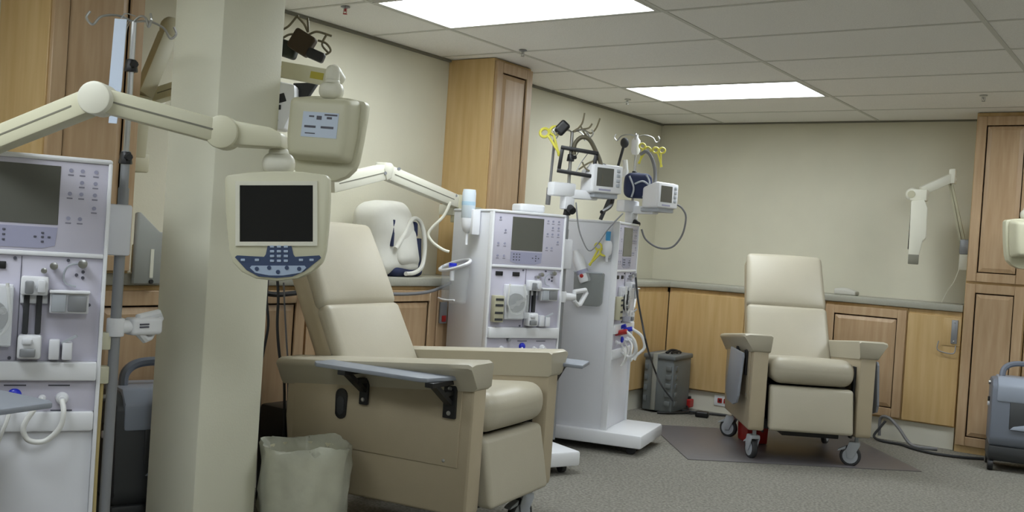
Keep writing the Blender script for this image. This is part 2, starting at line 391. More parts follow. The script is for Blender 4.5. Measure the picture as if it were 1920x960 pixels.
def make_recliner(name, label, loc, rz, tables):
    t = thing(name, label, 'recliner', loc, rz, 'beige vinyl treatment recliners')
    S = 1
    for s in (-1, 1):
        # arm side: upholstered slab
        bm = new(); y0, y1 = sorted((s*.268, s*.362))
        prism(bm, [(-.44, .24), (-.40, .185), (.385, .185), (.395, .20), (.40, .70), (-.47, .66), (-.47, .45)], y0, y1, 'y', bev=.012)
        sp = obj('side_panel', bm, VINYL_SHADE, t)
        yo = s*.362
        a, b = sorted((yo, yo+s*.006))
        bm = new(); prism(bm, [(-.425, .365), (.345, .365), (.35, .655), (-.43, .615)], a, b, 'y', bev=.003); obj('side_board', bm, VINYL_SHADE, sp)
        for x in (-.32, .287):
            obj('screw', lathe(new(), [(.007, 0), (.006, .002), (.002, .004)], 10, T(x, yo+s*.006, .385) @ RX(-s*PI/2)), STEEL, sp)
        # oval handle hole
        bm = new(); pts = [(-.19+.028*math.cos(q*PI/8), .535+.028*math.sin(q*PI/8)+(.032 if q <= 8 else -.032)) for q in range(16)]
        prism(bm, pts, *sorted((yo+s*.004, yo+s*.011)), 'y', bev=.002); ov = obj('release_handle', bm, BLACK, t)
        bm = new(); pts = [(-.19+.018*math.cos(q*PI/8), .528+.018*math.sin(q*PI/8)+(.018 if q <= 8 else -.018)) for q in range(16)]
        prism(bm, pts, *sorted((yo+s*.011, yo+s*.014)), 'y', bev=.002); obj('latch', bm, RUBBER, ov)
        # arm rest pad, slopes up to the front
        bm = new(); y_ = lambda v: s*v
        sec = [(.258, .757), (.268, .764), (.385, .764), (.408, .757), (.412, .743), (.404, .73), (.366, .655), (.266, .655)]
        rg = []
        for x_, ex in ((-.50, .0), (-.485, 1), (-.2, 1), (.1, 1.03), (.30, 1.07), (.398, 1.10), (.412, .0)):
            k = (x_+.5)/.91; off = .078*(k-1)
            if ex == 0: pts = [(s*(.33+(a-.33)*(.86 if x_ < 0 else 1.08)), .715+(b-.715)*.8+off) for a, b in sec]
            else: pts = [(s*(.30+(a-.30)*ex), b+off) for a, b in sec]
            rg.append([bm.verts.new((x_, a, b)) for a, b in pts])
        for a, b in zip(rg, rg[1:]):
            for q in range(8): bm.faces.new((a[q], a[(q+1) % 8], b[(q+1) % 8], b[q]))
        bm.faces.new(rg[0]); bm.faces.new(rg[-1])
        bmesh.ops.recalc_face_normals(bm, faces=bm.faces[:])
        ar = obj('arm_rest', bm, VINYL, t, angle=50)
        ar.data.materials[0] = VINYL
    # seat and leg rest
    bm = new()
    rbox(bm, -.22, .408, -.25, .25, .475, .64, .07, (.012, 0, .008), 7, fn=lambda p: Vector((p.x, p.y, p.z-.055*(1-(p.x+.22)/.62)*max(0, (p.z-.475)/.165)))); obj('seat_cushion', bm, VINYL, t)
    bm = new()
    rbox(bm, .325, .40, -.246, .246, .20, .462, .02, (.012, 0, 0), 6, fn=lambda p: Vector((p.x+.05*(.462-p.z)/.26-.01, p.y, p.z))); obj('leg_rest', bm, VINYL, t)
    # back
    MB = T(-.165, 0, .5) @ RY(-math.radians(27))
    bm = new(); rbox(bm, -.15, -.045, -.268, .268, .0, .83, .035, (0, 0, 0), 6, M=MB, fn=lambda p: Vector((p.x, p.y*(1-.07*max(0, p.z/.845)**1.5), p.z))); obj('back_shell', bm, VINYL_SHADE, t)
    bm = new()
    rbox(bm, -.07, .0, -.272, .272, .448, .845, .034, (.02, 0, .006), 8, M=MB,
         fn=lambda p: Vector((p.x-.006*max(0, (.52-p.z)/.065), p.y*(1-.07*max(0, p.z/.845)**1.5), p.z))); obj('head_cushion', bm, VINYL, t)
    bm = new(); rbox(bm, -.07, .0, -.272, .272, .02, .462, .030, (.014, 0, .0), 8, M=MB, fn=lambda p: Vector((p.x, p.y*(1-.07*max(0, p.z/.845)**1.5), p.z))); obj('back_cushion', bm, VINYL, t)
    # under frame, footrest mechanism
    bm = new(); box(bm, -.36, .31, -.255, .255, .19, .25); box(bm, -.2, .30, -.235, .235, .25, .46); obj('under_frame', bm, BLACK, t)
    bm = new(); box(bm, .10, .30, -.14, .2, .155, .185, bev=.004); obj('foot_tray', bm, BLACK, t)
    for s in (-1, 1):
        bm = new(); box(bm, .29, .335, s*.262-.006, s*.262+.006, .17, .60, bev=.002); obj('hinge_bar', bm, BLACK, t)
    caster(t, .31, -.305, .25); caster(t, .31, .305, 1.2); caster(t, -.38, -.305, .9); caster(t, -.38, .305, -.5)
    # side tables
    for s, state, yo, xo in tables:
        if state == 'up':
            bm = new(); a, b = .372, yo
            pts = [(q_+xo, r_) for q_, r_ in [(-.215, s*a), (.345, s*a), (.338, s*(a+.02)), (.30, s*b), (.27, s*(b+.012)), (-.20, s*(b-.005)), (-.235, s*(b-.04))]]
            prism(bm, pts if s > 0 else pts[::-1], .690, .706, 'z', bev=.004); tb = obj('side_table', bm, BOARD, t)
            for x in (-.08, .305+xo*.3):
                k = .054 if x > 0 else .04
                bm = new(); y0, y1 = sorted((s*.368, s*.382)); box(bm, x-k/2, x+k/2, y0, y1, .545, .690, bev=.004)
                bx_ = obj('bracket', bm, BLACK, tb)
                bm = new(); box(bm, x-.018, x+.018, *sorted((s*.375, s*.53)), .672, .690, bev=.002); box(bm, x-.016, x+.016, *sorted((s*.38, s*.44)), .632, .650, bev=.002)
                bar(bm, (x, s*.38, .60), (x, s*.50, .680), .03, .016, up=(0, s*.6, 1)); obj('bracket_arm', bm, BLACK, bx_)
                for z in (.565, .655): obj('bolt', lathe(new(), [(.009, 0), (.008, .003), (.003, .005)], 10, T(x, s*.382, z) @ RX(-s*PI/2)), STEEL, bx_)
        else:
            bm = new(); y = s*.45
            M0 = T(-.03, s*.398, .665) @ RX(s*math.radians(3.5))
            pts = [(-.06, -.03), (.33, -.03), (.345, -.05), (.345, -.29), (.32, -.335), (.22, -.36), (.02, -.36), (-.06, -.30)]
            prism(bm, pts, -.007, .007, 'y', bev=.003, M=M0); tb = obj('side_table', bm, BOARD, t)
            for x in (.02, .27):
                bm = new(); y0, y1 = sorted((s*.368, s*.382)); box(bm, x-.018, x+.018, y0, y1, .50, .655, bev=.003)
                y0, y1 = sorted((s*.38, s*.392)); box(bm, x-.012, x+.012, y0, y1, .60, .65, bev=.003); obj('bracket', bm, BLACK, tb)
    return t
make_recliner('treatment_recliner', 'large beige vinyl recliner in the foreground with a raised grey side table', (1.236, -4.396, 0), .123, [(-1, 'up', .535, 0), (1, 'up', .55, .16)])
make_recliner('treatment_recliner', 'beige vinyl recliner on grey casters facing forward by the back wall', (1.746, -1.378, 0), -1.004, [(-1, 'down', 0, 0), (1, 'down', 0, 0)])
make_recliner('treatment_recliner', 'beige recliner outside the left edge, only its grey table corner shows', (1.09, -6.87, 0), .03, [(1, 'up', .70, 0), (-1, 'down', 0, 0)])

# ================================================================ DIALYSIS MACHINES
PX, PY = -.19, .28        # IV pole position on the machine
def make_machine():
    t = thing('dialysis_machine', '', 'dialysis machine', group='dialysis machines')
    t['category'] = 'dialysis machine'
    obj('shell', B(-.43, -.012, -.23, .23, .12, 1.362, bev=.008), SHELL, t)
    obj('top_cap', B(-.432, .010, -.234, .234, 1.36, 1.376, bev=.007), WHITE, t)
    for s in (-1, 1): obj('front_trim', B(-.03, .010, *sorted((s*.222, s*.234)), .12, 1.364, bev=.004), WHITE, t)
    up = obj('display_panel', B(-.02, .004, -.222, .222, 1.087, 1.36, bev=.002), LAV, t)
    obj('screen', B(.004, .006, -.11, .09, 1.168, 1.345, bev=.001, seg=1), SCREEN, up)
    kp = obj('keypad', prism(new(), [(-.11, 1.16), (.09, 1.16), (.085, 1.105), (.05, 1.096), (-.07, 1.096), (-.11, 1.108)], .004, .0055, 'x'), LAV2, up)
    key = None
    def kc(nm, src, parent, loc):
        o = src.copy(); COL.objects.link(o); o.name = nm; o.parent = parent; o.location = loc; return o
    k0 = obj('key', B(0, .002, -.004, .004, -.003, .003, bev=.001, seg=1), INK, up); k0.location = (.0055, -.09, 1.147)
    for i in range(3):
        for j in range(3):
            if i or j: kc('key', k0, up, (.0055, -.09+.018*i, 1.147-.015*j))
    for y, z in ((.03, 1.13), (.05, 1.142), (.05, 1.13), (.05, 1.116), (.068, 1.13)): kc('key', k0, up, (.0055, y, z))
    b0 = obj('button', prism(new(), [(.006*math.cos(a*PI/6), .006*math.sin(a*PI/6)) for a in range(12)], 0, .002, 'x'), LAV2, up); b0.location = (.004, .118, 1.335)
    l0 = obj('button_mark', B(0, .001, -.008, .008, -.002, .002), mat('pale_print', (138, 136, 152), .6), up); l0.location = (.004, .118, 1.321)
    for y, z in ((.15, 1.335), (.188, 1.335), (.15, 1.30), (.188, 1.30), (.118, 1.265), (.15, 1.265), (.188, 1.265), (.188, 1.225), (.118, 1.19), (.15, 1.19), (-.185, 1.335), (-.15, 1.27), (-.19, 1.20), (-.15, 1.20), (-.19, 1.135), (-.15, 1.135)):
        kc('button', b0, up, (.004, y, z)); kc('button_mark', l0, up, (.004, y, z-.014))
    obj('divider_trim', B(-.02, .008, -.222, .222, 1.073, 1.087, bev=.003), WHITE, t)
    mid = obj('module_panel', B(-.02, -.002, -.222, .222, .757, 1.073, bev=.002), LAV, t)
    obj('centre_seam', B(-.002, 0, -.003, -.001, .76, 1.07), INK, mid)
    for y in (-.17, -.065):
        obj('indicator', B(-.002, .004, y-.022, y+.022, 1.03, 1.052, bev=.002), BLACK, mid)
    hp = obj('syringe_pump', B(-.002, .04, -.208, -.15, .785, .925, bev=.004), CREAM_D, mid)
    for z in (.905, .875, .835, .80): obj('slot', B(.04, .042, -.204, -.156, z-.006, z+.006), RUBBER, hp)
    # blood pump
    bp = obj('blood_pump', B(-.002, .028, -.138, -.018, .80, .985, bev=.006), SHELL, mid)
    bm = new(); cyl(bm, (.028, -.078, .89), (.05, -.078, .89), .05, n=24, bev=.003); r_ = obj('pump_rotor', bm, RUBBER, mid)
    bm = new(); bar(bm, (.056, -.078-.036, .89-.02), (.056, -.078+.036, .89+.02), .012, .018, up=(1, 0, 0), bev=.002)
    cyl(bm, (.05, -.078, .89), (.064, -.078, .89), .014, n=14)
    for a in (-1, 1): cyl(bm, (.05, -.078+a*.036, .89+a*.02), (.062, -.078+a*.036, .89+a*.02), .011, n=12)
    obj('rotor_arm', bm, STEEL, r_)
    bm = new(); tube(bm, [(.045, -.125, .99), (.047, -.13, .93), (.047, -.132, .88), (.047, -.1, .835), (.047, -.05, .835), (.047, -.024, .88), (.047, -.028, .94), (.045, -.035, .99)], .005, 8); obj('pump_tubing', bm, TUBEW, r_)
    obj('pump_cover', B(.066, .070, -.14, -.016, .81, .98, bev=.001, seg=1), CLEAR, mid)
    # clamp modules on the right
    c = obj('level_detector', B(-.002, .045, .0, .075, .957, 1.012, bev=.006), WHITE, mid)
    obj('clamp_jaw', B(.045, .062, .012, .035, .962, 1.0, bev=.004), GREYMET, c); obj('clamp_jaw', B(.045, .058, .045, .068, .966, 1.004, bev=.004), SHELL, c)
    for y in (.018, .052): obj('guide_rail', B(-.002, .02, y-.008, y+.008, .84, .957, bev=.003), RUBBER, mid)
    obj('rail_plate', B(-.002, .012, .0, .075, .93, .957, bev=.003), WHITE, mid)
    c = obj('line_clamp', B(-.002, .05, .0, .065, .768, .838, bev=.008), WHITE, mid); obj('clamp_door', B(.05, .062, .008, .05, .775, .80, bev=.004), GREYMET, c); obj('clamp_lever', B(.05, .06, .012, .04, .812, .83, bev=.004), SHELL, c)
    c = obj('air_detector', B(-.002, .04, .08, .188, .905, .968, bev=.005), SHELL, mid)
    obj('detector_door', B(.04, .048, .085, .125, .91, .963, bev=.003), CAST, c); obj('detector_window', B(.04, .046, .13, .182, .912, .96, bev=.003), GREYMET, c); obj('detector_lip', B(.0, .052, .078, .19, .966, .974, bev=.002), WHITE, c)
    c = obj('sensor_block', B(-.002, .035, .085, .115, .765, .825, bev=.004), SHELL, mid); obj('sensor_block', B(-.002, .038, .122, .15, .765, .818, bev=.004), SHELL, mid)
    bm = new(); bar(bm, (.03, .12, .815), (.045, .16, .84), .006, .008); obj('sensor_lever', bm, CAST, mid)
    for y, z, rr in ((.086, 1.045, .012), (.165, 1.055, .014), (.06, 1.03, .009)):
        bm = new(); cyl(bm, (-.002, y, z), (.03, y, z), rr*.6, rr, n=14, bev=.002); obj('port_knob', bm, STEEL, mid)
    bm = new(); tube(bm, [(.006, .165, 1.055), (.02, .13, 1.05), (.012, .115, 1.025), (.012, .12, .995), (.006, .15, .985)], .003, 6); obj('sensor_line', bm, CAST, mid)
    for y, z in ((.15, 1.02), (.168, 1.03), (.168, 1.012), (-.02, 1.063), (.125, 1.063), (-.02, .765), (.19, .93)):
        bm = new(); cyl(bm, (-.002, y, z), (.002, y, z), .005, n=10); obj('screw', bm, INK, mid)
    # lower connectors
    obj('drip_shelf', B(-.02, .022, -.222, .222, .70, .757, bev=.006), WHITE, t)
    lo = obj('connector_panel', B(-.02, .002, -.222, .222, .605, .70, bev=.002), LAV, t)
    bm = new(); sph(bm, (.006, .0, .655), .02, (.6, 1, 1)); obj('blue_cap', bm, BLUE, lo)
    bm = new(); cyl(bm, (.002, -.09, .69), (.02, -.09, .69), .009, n=12); obj('drain_knob', bm, GREYMET, lo)
    for y, rr in ((.075, .012), (.13, .02), (-.13, .014)):
        bm = new(); cyl(bm, (.002, y, .645), (.016, y, .645), rr, rr*.8, n=18, bev=.002); cyl(bm, (.012, y, .645), (.034, y, .645), rr*.5, n=12); obj('hose_port', bm, WHITE, lo)
    for y in (.0, .12, .13): obj('port_mark', B(.002, .003, y-.03, y+.03, .682 if y != .13 else .606, .686 if y != .13 else .61), INK, lo)
    bm = new(); tube(bm, [(.03, .075, .645), (.055, .055, .62), (.06, .03, .57), (.055, .045, .53), (.05, .09, .525), (.055, .128, .565), (.055, .136, .61), (.034, .13, .645)], .008, 10); obj('white_hose', bm, TUBEW, t)
    bm = new(); tube(bm, [(.02, -.01, .65), (.05, -.012, .60), (.05, -.03, .54), (.03, -.04, .50)], .006, 8); obj('white_hose', bm, TUBEW, t)
    bm = new(); tube(bm, [(.02, -.06, .63), (.05, -.07, .59), (.05, -.075, .54), (.03, -.08, .50)], .006, 8); obj('white_hose', bm, TUBEW, t)
    obj('lower_lip', B(-.02, .014, -.222, .222, .545, .605, bev=.008), WHITE, t)
    obj('lower_door', B(-.02, -.004, -.222, .222, .125, .545, bev=.003), SHELL, t)
    # base and casters
    obj('base', B(-.47, .235, -.268, .268, .045, .125, bev=.014), WHITE, t)
    for x in (-.40, .16):
        for y in (-.2, .2):
            bm = new(); cyl(bm, (x, y-.014, .03), (x, y+.014, .03), .03, n=16, bev=.003); cyl(bm, (x, y, .02), (x, y, .05), .012, n=8); obj('caster', bm, RUBBER, t)
    # IV pole
    bm = new(); cyl(bm, (PX, PY, .13), (PX, PY, 1.30), .017, n=14); cyl(bm, (PX, PY, 1.30), (PX, PY, 1.42), .014, n=14); pole = obj('pole', bm, GREYMET, t)
    bm = new(); cyl(bm, (PX, PY, 1.36), (PX, PY, 1.84), .0095, n=12); obj('upper_rod', bm, STEEL, pole)
    obj('pole_sleeve', B(PX-.03, PX+.04, PY-.045, PY+.028, 1.08, 1.245, bev=.008), SHELL, t)
    for z in (1.40, 1.70):
        bm = new(); cyl(bm, (PX, PY, z-.022), (PX, PY, z+.018), .022, .016, n=8, bev=.003); cyl(bm, (PX, PY, z), (PX+.035, PY+.01, z), .011, n=8); obj('pole_knob', bm, BLACK, pole)
    for k, a in enumerate((.3, 1.9, 3.3, 4.9)):
        d = Vector((math.cos(a), math.sin(a), 0))
        b0_ = Vector((PX, PY, 1.84))
        bm = new(); tube(bm, [b0_, b0_+d*.05+Vector((0, 0, .012)), b0_+d*.10, b0_+d*.125+Vector((0, 0, -.03)), b0_+d*.145+Vector((0, 0, -.012)), b0_+d*.135+Vector((0, 0, .01))], .004, 6); obj('bag_hook', bm, STEEL, pole)
    # dialyzer holder on the pole
    bm = new(); cyl(bm, (0, 0, 0), (.035, .08, 0), .024, .02, n=16, bev=.004); cyl(bm, (0, 0, -.03), (0, 0, .03), .028, n=14, bev=.004)
    hd = obj('dialyzer_holder', bm, WHITE, t); hd.location = (PX, PY, .87)
    Mh = T(.035, .08, 0) @ RZ(-.1)
    bm = new(); tube(bm, [(0, -.005, -.02), (0, .03, -.045), (0, .05, -.04), (0, .10, .025), (0, .09, .04), (0, -.005, .03)], .014, 8, M=Mh, smooth=False, closed=True); obj('holder_jaw', bm, WHITE, hd)
    # probe clips
    for z in (.80, .69): obj('probe_clip', B(PX-.02, PX+.02, PY-.045, PY-.012, z-.028, z+.028, bev=.004), CREAM, t)
    bm = new(); tube(bm, [(PX, PY-.03, .66), (PX, PY-.032, .4), (PX+.01, PY-.03, .14)], .006, 8); obj('probe_wand', bm, TAPE, t)
    return t
mach = make_machine()
def place_machine(src, label, loc, rz):
    src['label'] = label; src.location = loc; src.rotation_euler = (0, 0, rz); return src
R = math.radians
M1 = (Vector((.945, -6.025, 0)), R(-31)); M2 = (Vector((.841, -3.167, 0)), R(-23.5)); M3 = (Vector((.89, -2.14, 0)), R(13))
m2 = copy_tree(mach); m3 = copy_tree(mach)
place_machine(mach, 'large dialysis machine at the left edge with lavender control panel', *M1)
place_machine(m2, 'dialysis machine behind the near recliner with a wire basket on its side', *M2)
place_machine(m3, 'farthest dialysis machine with white base standing clear on the carpet', *M3)
def onm(Mx, x, y, z):
    o, a = Mx; return (o.x+math.cos(a)*x-math.sin(a)*y, o.y+math.sin(a)*x+math.cos(a)*y, z)

# per-machine differences: pole stands further forward on the two far machines, holders swung differently
for mm, dx, top, hz, hr in ((mach, 0, 0, .845, .9), (m2, .13, 0, .925, .35), (m3, .13, .10, .875, .2)):
    for c in mm.children:
        nm = c.name.split('.')[0]
        if nm in ('pole', 'pole_sleeve', 'probe_clip', 'probe_wand'):
            c.location.x += dx
            if nm == 'pole':
                for g in c.children:
                    if g.name.split('.')[0] in ('upper_rod', 'bag_hook'): g.location.z += top
        if nm == 'dialyzer_holder':
            c.location = (PX+dx, PY, hz); c.rotation_euler = (0, 0, hr)
for c in mach.children:
    if c.name.split('.')[0] == 'dialyzer_holder':
        hp_ = obj('holder_pad', rbox(new(), -.03, .03, .045, .165, -.028, .03, .014, (0, 0, 0), 4, M=RZ(-.35)), WHITE, c)
        for z_ in (.0, .009): obj('printed_line', B(.0, .033, .07, .105, z_-.002, z_+.003, M=RZ(-.35)), INK, c)
POLE1 = Vector(onm(M1, PX, PY, 0)); POLE2 = Vector(onm(M2, PX+.13, PY, 0)); POLE3 = Vector(onm(M3, PX+.13, PY, 0))

# ================================================================ PATIENT TELEVISIONS AND ARMS
def tv_parts(t):
    """television centred on the origin, X right, Z up, screen faces -Y"""
    out = [(-.14, .146), (-.07, .155), (0, .158), (.07, .155), (.14, .146), (.149, .135), (.149, .08), (.145, 0), (.138, -.07), (.128, -.103), (.10, -.13), (.06, -.149), (0, -.156), (-.06, -.149), (-.10, -.13), (-.125, -.103), (-.136, -.07), (-.143, 0), (-.148, .08), (-.149, .135)]
    bm = new(); prism(bm, out, -.024, .016, 'y', bev=.006); obj('housing', bm, CREAM, t)
    bm = new()
    for a in (((-.116, .128), (.116, .128), (.104, .116), (-.104, .116)), ((-.116, -.056), (.116, -.056), (.104, -.044), (-.104, -.044)),
              ((-.116, -.056), (-.116, .128), (-.104, .116), (-.104, -.044)), ((.116, -.056), (.116, .128), (.104, .116), (.104, -.044))):
        prism(bm, a, -.028, -.022, 'y')
    obj('bezel', bm, CREAM_W, t)
    obj('screen', B(-.1045, .1045, -.0255, -.022, -.0445, .1165, bev=.0005, seg=1), SCREEN_K, t)
    bm = new(); prism(bm, [(-.118, -.088), (-.112, -.083), (-.035, -.087), (-.03, -.08), (-.024, -.052), (-.018, -.049), (.036, -.049), (.042, -.052), (.048, -.08), (.053, -.087), (.122, -.083), (.127, -.09), (.08, -.128), (.045, -.143), (.0, -.147), (-.05, -.143), (-.085, -.124)], -.0265, -.023, 'y'); kp = obj('keypad', bm, NAVY, t)
    bm = new(); prism(bm, [(-.07, -.112), (.08, -.112), (.085, -.118), (.07, -.132), (.02, -.14), (-.02, -.14), (-.06, -.132), (-.075, -.118)], -.0275, -.026, 'y'); obj('key_strip', bm, KEYC, kp)
    k0 = obj('key', B(-.006, .006, -.0285, -.0265, -.0035, .0035, bev=.001, seg=1), KEYC, kp); k0.location = (-.012, 0, -.058)
    for i in range(3):
        for j in range(4):
            if i or j:
                o = k0.copy(); COL.objects.link(o); o.location = (-.012+.0195*i, 0, -.058-.0135*j)
    for x in (-.095, -.055, .07, .10):
        o = k0.copy(); COL.objects.link(o); o.location = (x, 0, -.096)
    for x, z in ((-.055, -.121), (-.02, -.118), (.005, -.130), (.03, -.118), (.065, -.121)):
        bm = new(); cyl(bm, (x, -.0275, z), (x, -.029, z), .006, n=12); obj('round_key', bm, NAVY, kp)
    bm = new()
    def taper(p):
        k = max(0, (p.y-.016)/.075); f = 1-.12*k
        return Vector((p.x*f*(1-.10*max(0, -p.z)/.1), p.y, .03+(p.z-.03)*f))
    rbox(bm, -.132, .132, .005, .092, -.085, .148, .022, (0, 0, 0), 5, fn=taper); rh = obj('rear_housing', bm, CREAM, t)
    st = obj('sticker', B(-.085, .055, .0925, .0935, -.005, .085), PAPER, rh)
    for x0, x1, z0, z1 in ((-.08, -.03, .074, .080), (-.07, -.02, .028, .036), (.0, .045, .028, .036), (.0, .04, .006, .010), (-.06, -.04, .062, .070), (-.02, .0, .058, .072), (.01, .03, .066, .072)):
        obj('printed_line', B(x0, x1, .0935, .094, z0, z1), INK, st)
    bm = new(); rbox(bm, -.046, .046, -.03, .036, .146, .212, .03, (0, 0, 0), 4); cyl(bm, (0, .003, .205), (0, .003, .222), .030, .026, n=18, bev=.004); cyl(bm, (0, .003, .215), (0, .003, .24), .019, n=12); obj('swivel', bm, CREAM_W, t)
def arm_bar(name, parent, p0, p1, w, h, material, up=(0, 0, 1), groove=True):
    bm = new(); bar(bm, p0, p1, w, h, up, bev=.006); a = obj(name, bm, material, parent)
    if groove:
        p0, p1 = Vector(p0), Vector(p1); d = (p1-p0); s = d.cross(Vector(up)).normalized()
        for k in (-1, 1):
            bm = new(); bar(bm, p0+d*.08+s*(k*w/2), p1-d*.08+s*(k*w/2), .002, h*.07, up); obj('groove', bm, LINE, a)
    return a
def disc(name, parent, c, axis, r, th, material):
    axis = Vector(axis).normalized(); c = Vector(c)
    bm = new(); cyl(bm, c-axis*th/2, c+axis*th/2, r, n=28, bev=.006); return obj(name, bm, material, parent)
# --- front television on the long jointed arm
def vrot(right, fwd, upv): return Matrix((right, fwd, upv)).transposed().to_euler()
tv_c = Vector((1.650, -5.674, 1.207))
root = tv_c
t = thing('patient_television', 'cream bedside television with black screen and navy keypad on long jointed arm', 'television', tv_c, group='televisions on jointed arms', rot=vrot(AX_R, AX_F, AX_U))
tv_parts(t)
Minv = (Matrix.Translation(tv_c) @ vrot(AX_R, AX_F, AX_U).to_matrix().to_4x4()).inverted()
def L(p): return Minv @ Vector(p)
J0 = Vector((.42, -6.2, 1.25)); J1 = Vector((1.342, -6.064, 1.519)); J2 = Vector((1.538, -5.796, 1.460)); J3 = Vector((1.642, -5.676, 1.456))
upl = Minv.to_3x3() @ Vector((0, 0, 1)); perp = Vector((0, 1, 0))
arm_bar('lower_arm', t, L(J0), L(J1), .05, .068, CREAM, upl); arm_bar('upper_arm', t, L(J1), L(J2), .05, .066, CREAM, upl)
disc('elbow_joint', t, L(J1), perp, .045, .075, CREAM_W); disc('wrist_joint', t, L(J2), perp, .047, .07, CREAM)
bm = new(); a_, b_ = L(J2), L(J3); prism(bm, [(a_.x, a_.z+.04), (b_.x-.02, b_.z+.028), (b_.x+.012, b_.z+.012), (b_.x+.016, b_.z-.03), (a_.x+.02, a_.z-.035)], min(a_.y, b_.y)-.022, max(a_.y, b_.y)+.022, 'y', bev=.008); obj('tilt_head', bm, CREAM, t)
bm = new(); P = L((.37, -6.2, 1.25)); bar(bm, L((.002, -6.2, 1.25)), L((.03, -6.2, 1.25)), .14, .2, upl, bev=.01); bar(bm, L((.02, -6.2, 1.23)), L((.42, -6.2, 1.23)), .05, .06, upl, bev=.01); cyl(bm, L((.42, -6.2, 1.17)), L((.42, -6.2, 1.29)), .03, n=16); obj('wall_mount', bm, CREAM_W, t)
# --- second television seen from behind, right of the column
tc = Vector((1.168, -5.030, 1.536))
e2 = (R(2), R(-2), R(34.6+180-16))
t = thing('patient_television', 'cream television seen from behind with a white sticker, right of the column', 'television', tc, group='televisions on jointed arms', rot=e2)
tv_parts(t)
Minv = (Matrix.Translation(tc) @ Euler(e2).to_matrix().to_4x4()).inverted()
upl = Minv.to_3x3() @ Vector((0, 0, 1))
K0 = Vector((1.163, -4.981, 1.763)); K1 = Vector((0.704, -4.980, 1.840)); K2 = Vector((.03, -4.95, 1.74))
arm_bar('upper_arm', t, L(K0), L(K1), .05, .062, CREAM, upl, False); arm_bar('lower_arm', t, L(K1), L(K2), .05, .062, CREAM, upl)
disc('elbow_joint', t, L(K1), upl, .04, .075, CREAM_W)
bm = new(); top = Vector((0, .005, .22)); k0 = L(K0)
tube(bm, [top, top+Vector((0, 0, .03)), (k0+top)/2+Vector((0, 0, .015)), k0], .027, 12); obj('tilt_head', bm, CREAM_W, t)
bm = new(); cyl(bm, L((0, -4.95, 1.74)), L((.05, -4.95, 1.74)), .05, n=18, bev=.006); obj('wall_mount', bm, CREAM_W, t)
mid = (K0*.72+K1*.28); d = (K1-K0).normalized(); sd = d.cross(Vector((0, 0, 1))).normalized()
if sd.dot(CAM-K0) < 0: sd = -sd
for f0, f1 in ((.62, .84), (.12, .27)):
    bm = new(); p0 = K0+(K1-K0)*f0+sd*.0255; p1 = K0+(K1-K0)*f1+sd*.0255; bar(bm, L(p0), L(p1), .001, .026, upl); obj('warning_sticker', bm, mat('sticker_yellow', (176, 164, 60), .5), t)

# --- television at the right edge, seen from behind
tc = Vector((2.921, -0.789, 1.404))
e2 = (0, R(3), R(34.6+180+4))
t = thing('patient_television', 'cream television cut by the right edge of the photo, back turned', 'television', tc, group='televisions on jointed arms', rot=e2)
tv_parts(t)
Minv = (Matrix.Translation(tc) @ Euler(e2).to_matrix().to_4x4()).inverted(); upl = Minv.to_3x3() @ Vector((0, 0, 1))
top = tc+Vector((0, 0, .25)); q = Vector((3.16, -.60, 1.70)); w = Vector((3.16, -.38, 1.66))
arm_bar('upper_arm', t, L(top), L(q), .045, .055, CREAM, upl); arm_bar('lower_arm', t, L(q), L(w), .045, .055, CREAM, upl); disc('elbow_joint', t, L(q), upl, .035, .07, CREAM_W)
bm = new(); bar(bm, L((3.16, -.40, 1.66)), L((3.16, -.364, 1.66)), .09, .12, upl, bev=.008); obj('wall_mount', bm, CREAM_W, t)

# --- white jointed arm on the left wall, reaching behind the second television
t = thing('jointed_arm', 'off-white jointed arm above the white canvas bag, reaching from the tall cabinet', 'arm', (.30, -2.97, 1.40), group='jointed arms')
def Lq(p): return Vector(p)-t.location
A0 = Vector((.30, -3.13, 1.42)); A1 = Vector((.5, -3.966, 1.512)); A2 = Vector((.62, -4.45, 1.41))
a = arm_bar('lower_arm', t, Lq(A0), Lq(A1), .05, .075, CREAM_W); a = arm_bar('upper_arm', t, Lq(A1), Lq(A2), .05, .075, CREAM_W)
bm = new(); s_ = Vector((.93, .22, .2)).normalized(); prism(bm, [(-.05, .03), (-.02, .045), (.04, .042), (.05, .01), (.02, -.045), (-.03, -.03)], -.03, .03, 'y', bev=.006, M=T(*Lq(A1)) @ RZ(R(-76))); obj('elbow_joint', bm, CREAM_W, t)
for p in (A0+Vector((.03, -.04, .03)), A1+Vector((.032, -.03, -.01)), A1+Vector((.03, .07, .02))):
    bm = new(); cyl(bm, Lq(p), Lq(p)+Vector((.008, -.003, 0)), .008, n=10); obj('bolt', bm, GREYMET, t)
bm = new(); box(bm, -.03, .03, -.06, .0, -.10, .06, bev=.006, M=T(0, -.10, 0)); box(bm, -.02, .02, -.12, .07, -.05, 0, bev=.004); obj('wall_mount', bm, CREAM_D, t)
bm = new(); box(bm, -.11, .0, -.17, -.13, -.06, .0, bev=.006); obj('mount_plate', bm, CREAM_W, t)
bm = new(); tube(bm, [Lq(p) for p in [(0.501, -3.427, 1.404), (0.475, -3.446, 1.325), (0.432, -3.477, 1.264), (0.413, -3.490, 1.220), (0.437, -3.474, 1.179), (0.481, -3.444, 1.146), (0.510, -3.425, 1.136)]], .008, 8); obj('hanging_cable', bm, CREAM_W, t)

